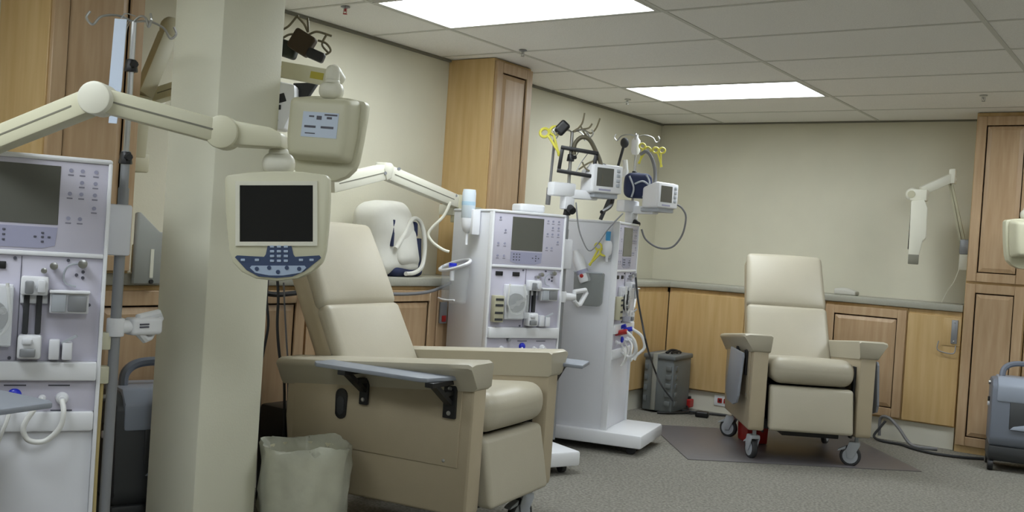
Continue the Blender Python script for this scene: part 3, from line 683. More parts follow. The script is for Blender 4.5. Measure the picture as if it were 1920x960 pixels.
# --- jointed arm with a folded screen on the back wall by the tall cabinet
t = thing('jointed_arm', 'off-white folded arm with edge-on screen on the back wall by tall cabinet', 'arm', (2.47, -.25, 1.39), group='jointed arms')
def Lq(p): return Vector(p)-t.location
C0 = Vector((2.455, -.25, 1.40)); C1 = Vector((2.357, -.30, 1.845)); C2 = Vector((2.15, -.45, 1.715))
bm = new(); bar(bm, Lq(C0)+Vector((-.014, 0, 0)), Lq(C1)+Vector((-.014, 0, 0)), .02, .014, (1, 0, 0)); bar(bm, Lq(C0)+Vector((.012, 0, 0)), Lq(C1)+Vector((.012, 0, -.05)), .02, .014, (1, 0, 0)); obj('lower_arm', bm, CREAM_D, t)
bm = new(); bar(bm, Lq(C1)+Vector((.02, .01, .01)), Lq(C2)+Vector((.05, .03, .025)), .05, .062, bev=.008); obj('upper_arm', bm, CREAM_W, t)
bm = new(); box(bm, -.02, .02, -.03, .03, -.05, .05, bev=.006, M=T(*Lq(C1)) @ T(.012, 0, .01)); obj('elbow_joint', bm, CREAM_W, t)
bm = new(); sph(bm, Lq(C2), .046, (1, .7, 1)); box(bm, -.01, .10, -.03, .03, -.045, .035, bev=.01, M=T(*Lq(C2))); obj('wrist_joint', bm, CREAM_W, t)
bm = new(); cyl(bm, Lq(C2)+Vector((0, -.034, 0)), Lq(C2)+Vector((0, -.03, 0)), .025, n=18); obj('joint_cap', bm, CREAM_D, t)
D0 = Lq((2.185, -.45, 1.64))
bm = new(); prism(bm, [(-.05, .045), (.03, .06), (.055, .0), (.06, -.20), (.04, -.22), (.02, -.32), (-.045, -.32)], -.14, .13, 'y', bev=.008, M=T(*D0)@T(0,.05,0)@RZ(R(13))@T(0,0,-.02)); obj('edge_on_screen', bm, CREAM_W, t)
bm = new(); prism(bm, [(-.05, .03), (-.052, -.28), (-.047, -.28), (-.045, .03)], -.12, .11, 'y', M=T(*D0)@T(0,.05,0)@RZ(R(13))@T(0,0,-.02)); obj('screen', bm, SCREEN_K, t)
bm = new(); box(bm, -.045, .022, -.14, .13, -.40, -.335, bev=.004, M=T(*D0)@T(0,.05,0)@RZ(R(13))); obj('screen_foot', bm, LINE, t)
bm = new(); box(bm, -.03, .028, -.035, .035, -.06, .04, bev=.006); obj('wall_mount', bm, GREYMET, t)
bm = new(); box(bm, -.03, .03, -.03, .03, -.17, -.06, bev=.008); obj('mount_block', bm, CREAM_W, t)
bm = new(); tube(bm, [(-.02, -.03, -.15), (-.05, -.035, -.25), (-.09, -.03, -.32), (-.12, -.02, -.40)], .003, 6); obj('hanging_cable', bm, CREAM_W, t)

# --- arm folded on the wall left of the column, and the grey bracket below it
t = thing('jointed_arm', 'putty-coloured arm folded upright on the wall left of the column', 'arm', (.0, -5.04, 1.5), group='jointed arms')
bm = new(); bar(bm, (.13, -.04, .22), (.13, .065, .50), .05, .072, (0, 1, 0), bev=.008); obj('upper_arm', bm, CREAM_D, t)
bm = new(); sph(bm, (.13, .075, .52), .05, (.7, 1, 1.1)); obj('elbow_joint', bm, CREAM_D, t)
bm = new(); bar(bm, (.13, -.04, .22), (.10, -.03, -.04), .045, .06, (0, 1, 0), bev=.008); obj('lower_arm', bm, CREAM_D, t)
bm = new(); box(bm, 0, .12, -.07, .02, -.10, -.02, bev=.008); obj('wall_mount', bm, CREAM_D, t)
t = thing('wall_bracket', 'angular grey plastic bracket with a slot, left of the column', 'bracket', (.0, -5.09, 1.0))
bm = new(); prism(bm, [(-.145, .225), (-.13, .23), (-.035, .155), (.02, .155), (-.01, -.055), (-.145, -.055)], .345, .365, 'x', bev=.004); pl = obj('plate', bm, GREYL, t)
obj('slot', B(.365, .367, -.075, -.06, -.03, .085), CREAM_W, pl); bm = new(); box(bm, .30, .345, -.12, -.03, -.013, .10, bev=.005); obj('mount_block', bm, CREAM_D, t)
bm = new(); cyl(bm, (.365, -.068, -.045), (.372, -.068, -.045), .009, n=10); obj('screw', bm, BLACK, t)

# ================================================================ POLE EQUIPMENT
def vital_monitor(label, loc, rz, polev):
    t = thing('vital_signs_monitor', label, 'monitor', loc, rz, 'vital signs monitors on poles')
    bm = new()
    rbox(bm, -.13, .0, -.10, .10, .0, .165, .02, (0, 0, 0), 4, fn=lambda p: Vector((p.x, p.y*(1+.25*min(0, p.x+.02)), p.z if p.z < .05 else .05+(p.z-.05)*(1+3.2*min(0, p.x+.03)))))
    obj('housing', bm, WHITE, t)
    obj('bezel', B(-.008, .008, -.098, .098, .006, .16, bev=.007), WHITE, t)
    obj('screen', B(.008, .0095, -.078, .035, .04, .142, bev=.0006, seg=1), SCREEN, t)
    obj('name_strip', B(.008, .0092, -.06, .02, .016, .026), LAV2, t)
    for k in range(4): obj('button', B(.008, .012, .055, .078, .042+.027*k, .06+.027*k, bev=.003), CAST, t)
    obj('mount_tray', B(-.15, -.01, -.075, .085, -.022, .002, bev=.005), CAST, t)
    v = Vector(polev)-Vector(loc); v = RZ(-rz) @ v
    bm = new(); bar(bm, (-.07, -.02, -.012), (v.x, v.y, -.012), .06, .05, bev=.006); obj('mount_arm', bm, WHITE, t)
    bm = new(); box(bm, v.x-.035, v.x+.035, v.y-.12, v.y+.03, -.03, .045, bev=.01); box(bm, v.x-.03, v.x+.03, v.y-.035, v.y+.03, -.10, -.02, bev=.008); obj('pole_clamp', bm, WHITE, t)
    bm = new(); cyl(bm, (v.x+.02, v.y, -.09), (v.x+.06, v.y, -.11), .022, n=12, bev=.004); obj('clamp_knob', bm, BLACK, t)
    return t
vital_monitor('white vital signs monitor clamped to the pole of the middle dialysis machine', (1.072, -2.765, 1.510), R(-25), POLE2)
vital_monitor('white vital signs monitor on the pole of the farthest dialysis machine', (1.027, -1.910, 1.481), R(-12), POLE3)
def single(name, bm, material, label, cat, group=None): return tag(obj(name, bm, material), label, cat, group)
def clampy(label, pts0, sc=1.0, col=YELLOW, rot=(0, 0, 0)):
    """scissor-handled tubing clamp hanging in its own frame"""
    t = thing('tubing_clamp', label, 'clamp', pts0, rot=rot, group='yellow tubing clamps')
    bm = new(); tube(bm, [(.022*math.cos(a)+-.02, 0, .02*math.sin(a)+.06) for a in [i*PI/4 for i in range(8)]], .007, 6, k=2, closed=True); bar(bm, (-.01, 0, .045), (.012, 0, -.07), .012, .014, (0, 1, 0), bev=.003); obj('handle', bm, col, t)
    bm = new(); tube(bm, [(.022*math.cos(a)+.028, .004, .02*math.sin(a)+.052) for a in [i*PI/4 for i in range(8)]], .007, 6, k=2, closed=True); bar(bm, (.018, .004, .04), (.004, .004, -.07), .012, .014, (0, 1, 0), bev=.003); obj('jaw', bm, col, t)
    t.scale = (sc, sc, sc); return t
VR = R(34.6)
# middle machine
clampy('yellow tubing clamp hanging from the hooks above the middle machine', (0.822, -2.957, 1.772), 1.15, rot=(0, R(-25), VR))
bm = new(); c = Vector((0.885, -2.974, 1.852)); rbox(bm, -.03, .03, -.02, .02, -.04, .04, .015, M=T(*c) @ RZ(VR) @ RY(.7)); single('cable_clip', bm, BLACK, 'black clip on the pole hooks above the middle machine', 'clip')
t = thing('wire_frame_basket', 'black open rectangular frame on the pole of the middle machine', 'basket', (0.940, -2.878, 1.675), rot=(0, R(6), VR))
bm = new(); box(bm, -.105, .105, -.02, .02, .055, .075, bev=.004); box(bm, -.105, .105, -.02, .02, -.075, -.055, bev=.004); box(bm, -.105, -.085, -.02, .02, -.055, .055, bev=.004); box(bm, .085, .105, -.02, .02, -.055, .055, bev=.004); obj('frame', bm, BLACK, t)
for x in (-.05, .0, .05): 
    bm = new(); tube(bm, [(x, .018, -.06), (x+.02, .03, 0), (x+.05, .018, .06)], .0025, 6); obj('wire', bm, GREYMET, t)
bm = new(); tube(bm, [(0.921, -2.890, 1.715), (0.922, -2.889, 1.774), (0.949, -2.870, 1.812), (0.986, -2.844, 1.803), (1.021, -2.821, 1.738), (1.044, -2.806, 1.680), (1.053, -2.801, 1.613), (1.052, -2.803, 1.563)], .012, 8); single('pressure_hose', bm, mat('olive_hose', (92, 86, 68), .6), 'thick olive hose looping above the white monitor on the middle pole', 'hose')
bm = new(); tube(bm, [(1.044, -2.783, 1.609), (1.062, -2.770, 1.634), (1.062, -2.769, 1.664), (1.045, -2.781, 1.674), (1.027, -2.794, 1.649)], .005, 6); single('coiled_lead', bm, HOSE, 'short grey coiled lead on top of the middle vital signs monitor', 'cable')
t = thing('bent_wire_hooks', 'thin bent wire hooks sticking up from the middle pole', 'hook', POLE2+Vector((0, 0, 1.84)))
for pts in ([(0.908, -2.897, 1.841), (0.933, -2.879, 1.864), (0.949, -2.868, 1.895), (0.955, -2.863, 1.948)], [(0.961, -2.861, 1.854), (0.991, -2.840, 1.839), (1.013, -2.824, 1.870), (1.027, -2.814, 1.924)], [(0.940, -2.875, 1.879), (0.962, -2.860, 1.836), (0.986, -2.844, 1.803), (1.004, -2.832, 1.787)], [(0.913, -2.894, 1.841), (0.946, -2.871, 1.856), (0.979, -2.848, 1.867), (0.993, -2.838, 1.892)], [(0.947, -2.873, 1.634), (0.982, -2.849, 1.667), (1.010, -2.829, 1.686), (1.029, -2.816, 1.694)], [(0.962, -2.863, 1.677), (0.979, -2.852, 1.643), (1.004, -2.834, 1.627)]):
    bm = new(); tube(bm, [Vector(p)-t.location for p in pts], .005, 6); obj('wire', bm, mat('olive_wire', (112, 104, 80), .5), t)
bm = new(); P = [(0.747, -2.826, 1.806), (0.739, -2.837, 1.459)]; cyl(bm, P[0], P[1], .008, n=10); P = [(0.739, -2.836, 1.532), (0.738, -2.839, 1.435)]; cyl(bm, P[0], P[1], .014, n=10); single('thin_rod', bm, HOSE, 'thin grey rod standing behind the top of the middle machine', 'rod')
bm = new(); rbox(bm, -.08, .075, -.06, .06, 0, .045, .014, M=T(*onm(M2, -.22, .13, 1.382)) @ RZ(R(60))); single('supply_box', bm, WHITE, 'small white box lying on top of the middle dialysis machine', 'box')
bm = new(); tube(bm, [(1.076, -3.091, 1.440), (1.092, -3.082, 1.328), (1.113, -3.068, 1.253), (1.149, -3.044, 1.191), (1.186, -3.018, 1.236), (1.223, -2.992, 1.310), (1.283, -2.949, 1.400)], .004, 6); single('sensor_cable', bm, HOSE, 'thin grey cable drooping between the two far machines', 'cable')
# bottle and basket on the side of the middle machine
t = thing('spray_bottle', 'pale blue and white bottle in a clip on the middle machine side', 'bottle', onm(M2, -.17, -.285, 1.24), R(-23.5))
bm = new(); lathe(bm, [(.03, .075), (.037, .085), (.037, .215), (.033, .235), (.0, .236)], 20); obj('bottle', bm, BOTTLE, t)
bm = new(); lathe(bm, [(.0, -.06), (.007, -.06), (.007, 0), (.022, .012), (.032, .04), (.036, .075), (.034, .095)], 20); obj('nozzle_cap', bm, WHITE, t)
bm = new(); box(bm, .025, .055, .0, .047, -.005, .13, bev=.005); obj('holder_clip', bm, WHITE, t)
bm = new(); lathe(bm, [(.0376, .15), (.0376, .17)], 20); obj('label_band', bm, mat('pale_cyan', (176, 206, 224), .4), t)
t = thing('side_basket', 'clear plastic basket with white rim on the middle machine side', 'basket', onm(M2, -.255, -.238, .86), R(-23.5))
bm = new(); lathe(bm, [(.10, 0), (.115, .01), (.13, .2), (.126, .2), (.11, .012), (.0, .012)], 24, M=Matrix.Diagonal((1, .42, 1, 1)) @ T(0, -.13, 0)); obj('cup', bm, mat('faint_clear_plastic', (225, 228, 230), .15, alpha=.14), t)
bm = new(); tube(bm, [(.135*math.cos(a), -.06+.056*math.sin(a), .205+.03*math.sin(a)+.015*math.cos(a)) for a in [i*PI/6 for i in range(12)]], .009, 8, k=2, closed=True); obj('rim', bm, WHITE, t)
bm = new(); tube(bm, [(-.09, -.10, .02), (0, -.112, .015), (.09, -.10, .02)], .005, 6); obj('bottom_rim', bm, WHITE, t)
t = thing('blue_cap_vial', 'small clear vial with blue cap inside the clear side basket', 'vial', onm(M2, -.275, -.30, 1.0))
bm = new(); cyl(bm, (0, 0, .04), (0, 0, .075), .022, n=14, bev=.003); obj('cap', bm, BLUE, t); bm = new(); cyl(bm, (0, 0, -.02), (0, 0, .04), .013, n=12); obj('vial_body', bm, WHITE, t)
# farthest machine
clampy('yellow tubing clamp left of the farthest machine pole top', (0.854, -1.963, 1.816), 0.85, rot=(0, R(20), VR)); clampy('yellow tubing clamp right of the farthest machine pole top', (0.947, -1.900, 1.803), 0.85, rot=(0, R(-10), VR))
bm = new(); rbox(bm, -.08, .08, -.05, .05, -.085, .075, .035, (.01, .01, 0), M=T(*Vector((0.823, -1.927, 1.626))) @ RZ(VR)); t = single('pressure_cuff', bm, NAVYF, 'rolled navy pressure cuff on the farthest machine pole', 'cuff')
for pts in ([(0.808, -2.021, 1.675), (0.835, -2.004, 1.603), (0.827, -2.010, 1.542)], [(0.839, -2.001, 1.627), (0.879, -1.973, 1.647), (0.917, -1.947, 1.623)], [(0.896, -1.961, 1.689), (0.916, -1.948, 1.633), (0.885, -1.970, 1.546)]):
    bm = new(); tube(bm, [Vector(p) for p in pts], .006, 6); obj('strap', bm, CAST, t)
bm = new(); tube(bm, [(0.846, -1.969, 1.815), (0.878, -1.947, 1.838), (0.908, -1.927, 1.800), (0.929, -1.913, 1.727), (0.933, -1.911, 1.653), (0.919, -1.922, 1.612)], .012, 8); single('pressure_hose', bm, HOSE, 'grey hose arching right of the farthest machine pole', 'hose')
bm = new(); P = [(0.713, -1.938, 1.894), (0.684, -1.961, 1.720)]; cyl(bm, P[0], P[1], .009, n=10); sph(bm, P[0], .028, (1, 1, 1.2)); single('thermometer_probe', bm, RUBBER, 'dark probe with round tip left of the farthest pole', 'probe')
bm = new(); lathe(bm, [(.0, .0), (.02, .0), (.028, .02), (.028, .09), (.012, .11), (.012, .13), (0, .13)], 14, M=T(*Vector((0.797, -1.942, 1.818)))); single('saline_bottle', bm, WHITE, 'small white bottle hanging at the top of the farthest pole', 'bottle')
bm = new(); P = [(0.722, -1.933, 1.785), (0.734, -1.927, 1.682)]; cyl(bm, P[0], P[1], .016, n=10); cyl(bm, (0.729, -1.930, 1.723), (0.723, -1.934, 1.675), .022, n=10); single('line_filter', bm, TUBEW, 'white line filter between the two far poles', 'filter')
bm = new(); P = [(0.754, -2.158, 1.522), (0.715, -2.187, 1.386)]; bar(bm, P[0], P[1], .03, .022, bev=.003); single('support_strut', bm, RUBBER, 'black slanted strut above the farthest machine', 'strut')
bm = new(); tube(bm, [(1.102, -1.918, 1.510), (1.131, -1.899, 1.485), (1.151, -1.886, 1.434), (1.141, -1.895, 1.333), (1.104, -1.921, 1.257), (1.059, -1.952, 1.233), (1.004, -1.990, 1.242), (0.952, -2.026, 1.285), (0.929, -2.040, 1.343)], .006, 8); single('monitor_cable', bm, HOSE, 'grey cable looping below the right vital signs monitor', 'cable')
bm = new(); P = [(0.896, -2.363, 1.581), (0.887, -2.371, 1.472)]; tube(bm, [P[0], P[1], (0.917, -2.533, 1.418)], .012, 6); single('black_connector_lead', bm, BLACK, 'black lead under the navy cuff beside the farthest pole', 'cable')
# pouch and bottle on the side of the farthest machine
t = thing('side_pouch', 'grey clear pouch on the side of the farthest machine', 'pouch', onm(M3, -.15, -.232, .86), R(13))
bm = new(); prism(bm, [(-.085, .02), (-.07, .0), (.07, .0), (.085, .02), (.09, .20), (-.09, .20)], -.06, -.002, 'y', bev=.008); obj('pouch', bm, mat('smoky_plastic', (150, 154, 150), .25, alpha=.5), t)
bm = new(); tube(bm, [(-.09, -.06, .2), (.09, -.06, .2)], .005, 6, smooth=False); obj('rim', bm, CAST, t)
t = thing('leaning_bottle', 'white bottle leaning out of the pouch on the farthest machine', 'bottle', onm(M3, -.17, -.27, 1.0), rot=(0, R(-22), R(13)))
bm = new(); lathe(bm, [(0, 0), (.032, 0), (.036, .01), (.036, .15), (.02, .18), (.018, .20), (0, .2)], 18); obj('bottle', bm, WHITE, t)
bm = new(); lathe(bm, [(.0368, .05), (.0368, .075)], 18); obj('label_band', bm, LAV2, t)
bm = new(); sph(bm, (.0, -.037, .04), .012, (1, .4, 1)); obj('red_mark', bm, RED, t)
clampy('yellow tubing clamp in the pouch on the farthest machine side', onm(M3, -.12, -.275, 1.16), .95, rot=(0, R(35), R(13)))
t = thing('dropper_bottle', 'white dropper bottle with cyan cap on the farthest machine side', 'bottle', onm(M3, -.05, -.262, 1.13), R(13))
bm = new(); lathe(bm, [(0, 0), (.008, 0), (.01, .03), (.027, .05), (.03, .10), (.02, .125), (0, .126)], 16); obj('bottle', bm, WHITE, t)
bm = new(); lathe(bm, [(.014, .12), (.016, .18), (0, .181)], 12); obj('cap', bm, CYAN, t); obj('holder_clip', B(-.02, .02, .0, .03, .02, .12, bev=.004), CAST, t)
# red and blue line connectors on the front of the farthest machine
t = thing('blood_line_connectors', 'red and blue connectors with white hoses on the farthest machine front', 'connector', onm(M3, .0, -.06, .70), R(13))
bm = new(); cyl(bm, (.0, -.08, .0), (.075, -.09, .02), .016, n=12, bev=.003); obj('red_connector', bm, RED, t)
bm = new(); cyl(bm, (.0, .02, .01), (.075, .03, .03), .014, n=12, bev=.003); cyl(bm, (.0, -.03, .03), (.05, -.03, .05), .012, n=12, bev=.003); obj('blue_connector', bm, BLUE, t)
bm = new(); tube(bm, [(.07, -.09, .02), (.12, -.08, -.03), (.13, -.06, -.10), (.08, -.02, -.14), (.02, .02, -.12)], .009, 8); obj('white_hose', bm, TUBEW, t)
bm = new(); tube(bm, [(.07, .03, .03), (.13, .05, -.01), (.15, .06, -.08), (.11, .04, -.13), (.10, .03, -.16)], .009, 8); obj('white_hose', bm, TUBEW, t)
bm = new(); tube(bm, [(1.192, -2.569, 0.982), (1.205, -2.562, 0.892), (1.231, -2.545, 0.789), (1.260, -2.526, 0.670), (1.302, -2.499, 0.553)]+(0.651, -1.034, 0.242)[:0] if False else [(1.103, -2.410, 1.053), (1.121, -2.400, 0.929), (1.150, -2.382, 0.791), (1.182, -2.362, 0.654)]+[(0.777, -1.430, 0.419), (0.826, -1.398, 0.306), (0.898, -1.350, 0.202)], .006, 6); single('power_lead', bm, RUBBER, 'thin dark lead hanging from the farthest machine to the floor', 'cable')
# near pole: hanging strip
t = thing('plastic_strip', 'long pale blue-white plastic strip hanging from the near pole', 'strip', (0.973, -5.767, 1.829), VR)
bm = new(); prism(bm, [(-.018, .0), (.02, .0), (.016, -.215), (.008, -.33), (-.018, -.33), (-.012, -.23), (-.024, -.215)], -.002, .002, 'y'); obj('strip', bm, PAPER, t)
bm = new(); tube(bm, [(.0, 0, -.002), (.01, .01, .02), (.03, .04, .02)], .002, 6); obj('hanging_loop', bm, STEEL, t)

# --- pole and gear behind the column
pb = Vector((.84, -5.0, 0))
t = thing('drip_stand', 'drip stand mostly hidden behind the column, bent hooks showing', 'drip stand', (pb.x, pb.y, 0))
bm = new(); cyl(bm, (0, 0, .06), (0, 0, 2.10), .011, n=12); obj('pole', bm, STEEL, t)
for k in range(5):
    a = k*2*PI/5+.5; bm = new(); bar(bm, (0, 0, .075), (.12*math.cos(a), .12*math.sin(a), .055), .025, .02); cyl(bm, (.12*math.cos(a), .12*math.sin(a), 0), (.12*math.cos(a), .12*math.sin(a), .05), .022, n=12); obj('foot', bm, RUBBER, t)
for pts in ([(0.765, -4.936, 1.976), (0.799, -4.913, 1.999), (0.824, -4.895, 2.039), (0.831, -4.890, 2.044)], [(0.824, -4.895, 2.044), (0.850, -4.877, 2.014), (0.866, -4.867, 1.983), (0.861, -4.870, 2.038)], [(0.862, -4.870, 1.966), (0.878, -4.858, 1.980), (0.899, -4.844, 1.986), (0.943, -4.814, 1.973)], [(0.771, -4.933, 1.938), (0.801, -4.912, 1.966), (0.827, -4.894, 1.972), (0.845, -4.881, 1.982)], [(0.899, -4.844, 1.952), (0.927, -4.825, 1.942), (0.943, -4.815, 1.914), (0.920, -4.831, 1.895), (0.909, -4.838, 1.907)], [(0.925, -4.826, 1.976), (0.914, -4.834, 1.937), (0.937, -4.819, 1.905)]):
    bm = new(); tube(bm, [Vector(p)-t.location for p in pts], .0045, 6); obj('bent_hook', bm, mat('olive_wire', (112, 104, 80), .5), t)
bm = new(); rbox(bm, -.045, .045, -.03, .03, -.04, .045, .012, M=T(*Vector((0.848, -4.880, 1.936))) @ RZ(VR) @ RY(R(28))); single('nylon_pouch', bm, BROWN, 'dark brown pouch above the yellow-stickered arm behind the column', 'pouch')
bm = new(); rbox(bm, -.05, .04, -.03, .03, -.035, .03, .015, M=T(*Vector((0.766, -4.876, 1.920))) @ RZ(VR) @ RY(R(15))); single('cable_bundle', bm, mat('dark_green_nylon', (44, 50, 40), .7), 'dark bundle beside the brown pouch behind the column', 'bundle')
bm = new(); rbox(bm, -.035, .035, -.02, .02, -.02, .02, .01, M=T(*Vector((0.933, -4.883, 1.884))) @ RZ(VR) @ RY(R(20))); single('cuff_pouch', bm, BLACK, 'small black pouch resting on the yellow-stickered arm', 'pouch')
t = thing('monitor_unit', 'white equipment unit with dark openings behind the column, below stickered arm', 'monitor', (0.733, -4.841, 1.695), VR)
bm = new(); prism(bm, [(-.09, -.10), (-.09, .06), (-.03, .095), (.045, .085), (.05, .0), (.01, -.10)], -.05, .05, 'y', bev=.012); obj('housing', bm, WHITE, t)
bm = new(); box(bm, -.015, .02, -.054, -.048, .01, .045, bev=.003, M=RY(R(-20))); box(bm, -.03, -.005, -.054, -.048, -.02, .0, bev=.003); obj('dark_opening', bm, BLACK, t)
bm = new(); box(bm, -.03, .0, -.06, -.045, -.11, -.06, bev=.004, M=RY(R(12))); obj('knob_block', bm, BLACK, t)
bm = new(); prism(bm, [(.02, .10), (.12, .11), (.085, .05), (.05, .02)], .02, .06, 'y', bev=.004); obj('dark_side', bm, RUBBER, t)

# ================================================================ LEDGE ITEMS
t = thing('canvas_bag', 'white canvas bag with navy trim and straps on the ledge', 'bag', (.17, -3.555, LZ+.001), R(10))
def bagf(p):
    k = p.z/.385; w = 1-.12*k*k
    return Vector((p.x*(1-.25*k)+.010*math.sin(16*p.y+9*p.z)+.006*math.sin(31*p.z), p.y*w-.03*k+.008*math.sin(14*p.z), p.z+.03*math.sin(6*p.y+1.2)*k))
bm = new(); rbox(bm, -.13, .13, -.19, .19, .0, .375, .07, (.02, .01, .0), 9, fn=bagf); obj('bag_body', bm, CLOTH, t)
bm = new(); rbox(bm, -.135, .14, -.10, .198, .0, .055, .03, (0, 0, 0), 6); obj('navy_base', bm, NAVYF, t)
bm = new(); rbox(bm, .10, .152, -.07, .165, .06, .27, .045, (.02, 0, 0), 7, fn=lambda p: Vector((p.x-.08*(p.z/.3)**2*.6+.006*math.sin(22*p.z+9*p.y), p.y-.04*(p.z/.3), p.z))); obj('front_pocket', bm, CLOTH, t)
bm = new(); bar(bm, (.115, .178, .05), (.105, .18, .21), .035, .014, (1, 0, 0), bev=.003); obj('navy_trim', bm, NAVYF, t)
bm = new(); rbox(bm, .06, .118, .115, .15, .215, .30, .016, (0, 0, 0), 4, fn=lambda p: Vector((p.x, p.y-.1*(p.z-.25), p.z))); obj('navy_opening', bm, NAVYF, t)
bm = new(); box(bm, .085, .128, -.135, -.118, .16, .30, bev=.003); obj('zip_opening', bm, NAVYF, t)
bm = new(); tube(bm, [(.14, -.12, .15), (.142, -.05, .22), (.125, .04, .30), (.11, .12, .318), (.12, .165, .295), (.14, .178, .22), (.15, .172, .12), (.158, .13, .05), (.16, .05, .022), (.158, -.03, .018)], .012, 8); obj('strap', bm, CLOTH, t)
bm = new(); rbox(bm, -.07, .09, -.05, .05, 0, .035, .012, (0, 0, .01), fn=lambda p: Vector((p.x, p.y, p.z*(1.2-4*max(0, p.x)))), M=T(1.66, -.17, LZ+.001)); single('folded_cloth', bm, mat('grey_white_cloth', (196, 194, 184), .8), 'small folded grey-white cloth on the ledge behind the far recliner', 'cloth')

# ================================================================ FLOOR ITEMS
# chair mat
u_ = Vector((-.62, .785, 0)); v_ = Vector((.785, .62, 0)); P0 = Vector((1.394, -2.16, 0))
bm = new(); c_ = [P0, P0+v_*1.42, P0+v_*1.42+u_*1.12, P0+u_*1.12]
prism(bm, [(p.x, p.y) for p in c_], .0005, .005, 'z', bev=.002); single('floor_mat', bm, MAT_, 'grey vinyl floor mat under the far recliner', 'mat')
# tote
t = thing('storage_tote', 'grey ribbed plastic tote on the floor in the far corner', 'tote', (.475, -.565, 0), R(4))
bm = new(); box(bm, -.125, .115, -.18, .18, .012, .41, bev=.012); obj('body', bm, GREYP, t)
bm = new(); box(bm, -.133, .125, -.19, .19, .405, .44, bev=.01); obj('lid', bm, GREYP, t)
for k in range(5):
    for y in (-.1818, ):
        obj('rib', B(.055, .1, y-.008, y+.004, .06+.066*k, .095+.066*k, bev=.003), GREYP, t)
    obj('rib', B(.112, .122, -.14, -.10, .06+.066*k, .095+.066*k, bev=.003), GREYP, t)
for k in range(4): obj('rib', B(-.118, -.09, -.187, -.175, .08+.08*k, .12+.08*k, bev=.003), GREYP, t)
bm = new(); box(bm, -.05, -.015, -.197, -.178, .02, .446, bev=.003); box(bm, -.05, -.015, -.19, .19, .438, .447, bev=.003); obj('strap', bm, GREYL, t)
bm = new(); tube(bm, [(.0, -.06, .445), (.02, -.02, .465), (.05, .03, .46), (.03, .08, .45)], .011, 8); tube(bm, [(.05, -.08, .45), (.07, 0, .462), (.06, .08, .448)], .009, 8); obj('handle', bm, BLACK, t)
# power cords
bm = new(); tube(bm, [(.52, -.80, .012), (.60, -.72, .012), (.66, -.58, .014), (.60, -.44, .02), (.565, -.40, .05)], .009, 8); single('floor_cable', bm, BLACK, 'black cord from the grey tote to the red plug', 'cord')
t = thing('power_plug', 'red power plug at the foot of the back wall', 'plug', (.575, -.38, .055))
bm = new(); rbox(bm, -.03, .03, -.04, .04, -.035, .03, .01); obj('plug_body', bm, RED, t); obj('plug_cap', B(-.015, .015, -.02, .02, .03, .05, bev=.004), BLACK, t)
bm = new(); tube(bm, [(.58, -.50, .01), (.70, -.52, .012), (.82, -.47, .012), (.98, -.42, .012), (1.15, -.40, .012), (1.35, -.42, .012), (1.6, -.45, .012), (1.9, -.40, .012)], .009, 8); single('floor_cable', bm, RUBBER, 'dark cord lying along the back wall left of the far recliner', 'cord')
t = thing('cord_adapter', 'small black power adapter lying on the carpet near the grey tote', 'adapter', (.80, -.62, 0), .3)
bm = new(); rbox(bm, -.05, .05, -.035, .035, .0, .045, .015); obj('brick_body', bm, BLACK, t); bm = new(); tube(bm, [(-.045, 0, .02), (-.10, .02, .012), (-.16, .08, .01), (-.12, .14, .01)], .006, 6); obj('cord', bm, BLACK, t)
bm = new(); tube(bm, [(2.065, -0.547, 0.157), (2.118, -0.511, 0.175)][:0]+[(2.02, -.36, .03), (2.02, -.36, .15), (2.08, -.38, .165), (2.16, -.42, .11), (2.24, -.46, .03), (2.30, -.48, .012), (2.42, -.44, .012)], .011, 8); single('floor_cable', bm, HOSE, 'grey cord rising and dropping right of the far recliner', 'cord')
bm = new(); tube(bm, [(2.06, -.38, .14), (2.03, -.40, .09), (2.00, -.42, .03), (2.06, -.46, .012), (2.2, -.48, .012), (2.28, -.55, .011), (2.42, -.62, .011), (2.58, -.60, .011), (2.72, -.52, .011)], .009, 8); single('floor_cable', bm, RUBBER, 'dark cord lying on the carpet toward the right grey concentrator', 'cord')
# red box under far recliner
t = thing('sharps_bin', 'red plastic bin on the mat under the far recliner', 'bin', (1.44, -1.26, .006), R(-50))
bm = new(); prism(bm, [(-.09, .0), (.09, .0), (.11, .16), (-.11, .16)], -.07, .07, 'y', bev=.008); obj('bin_body', bm, RED, t); obj('lid', B(-.115, .115, -.075, .075, .158, .172, bev=.004), RED, t)
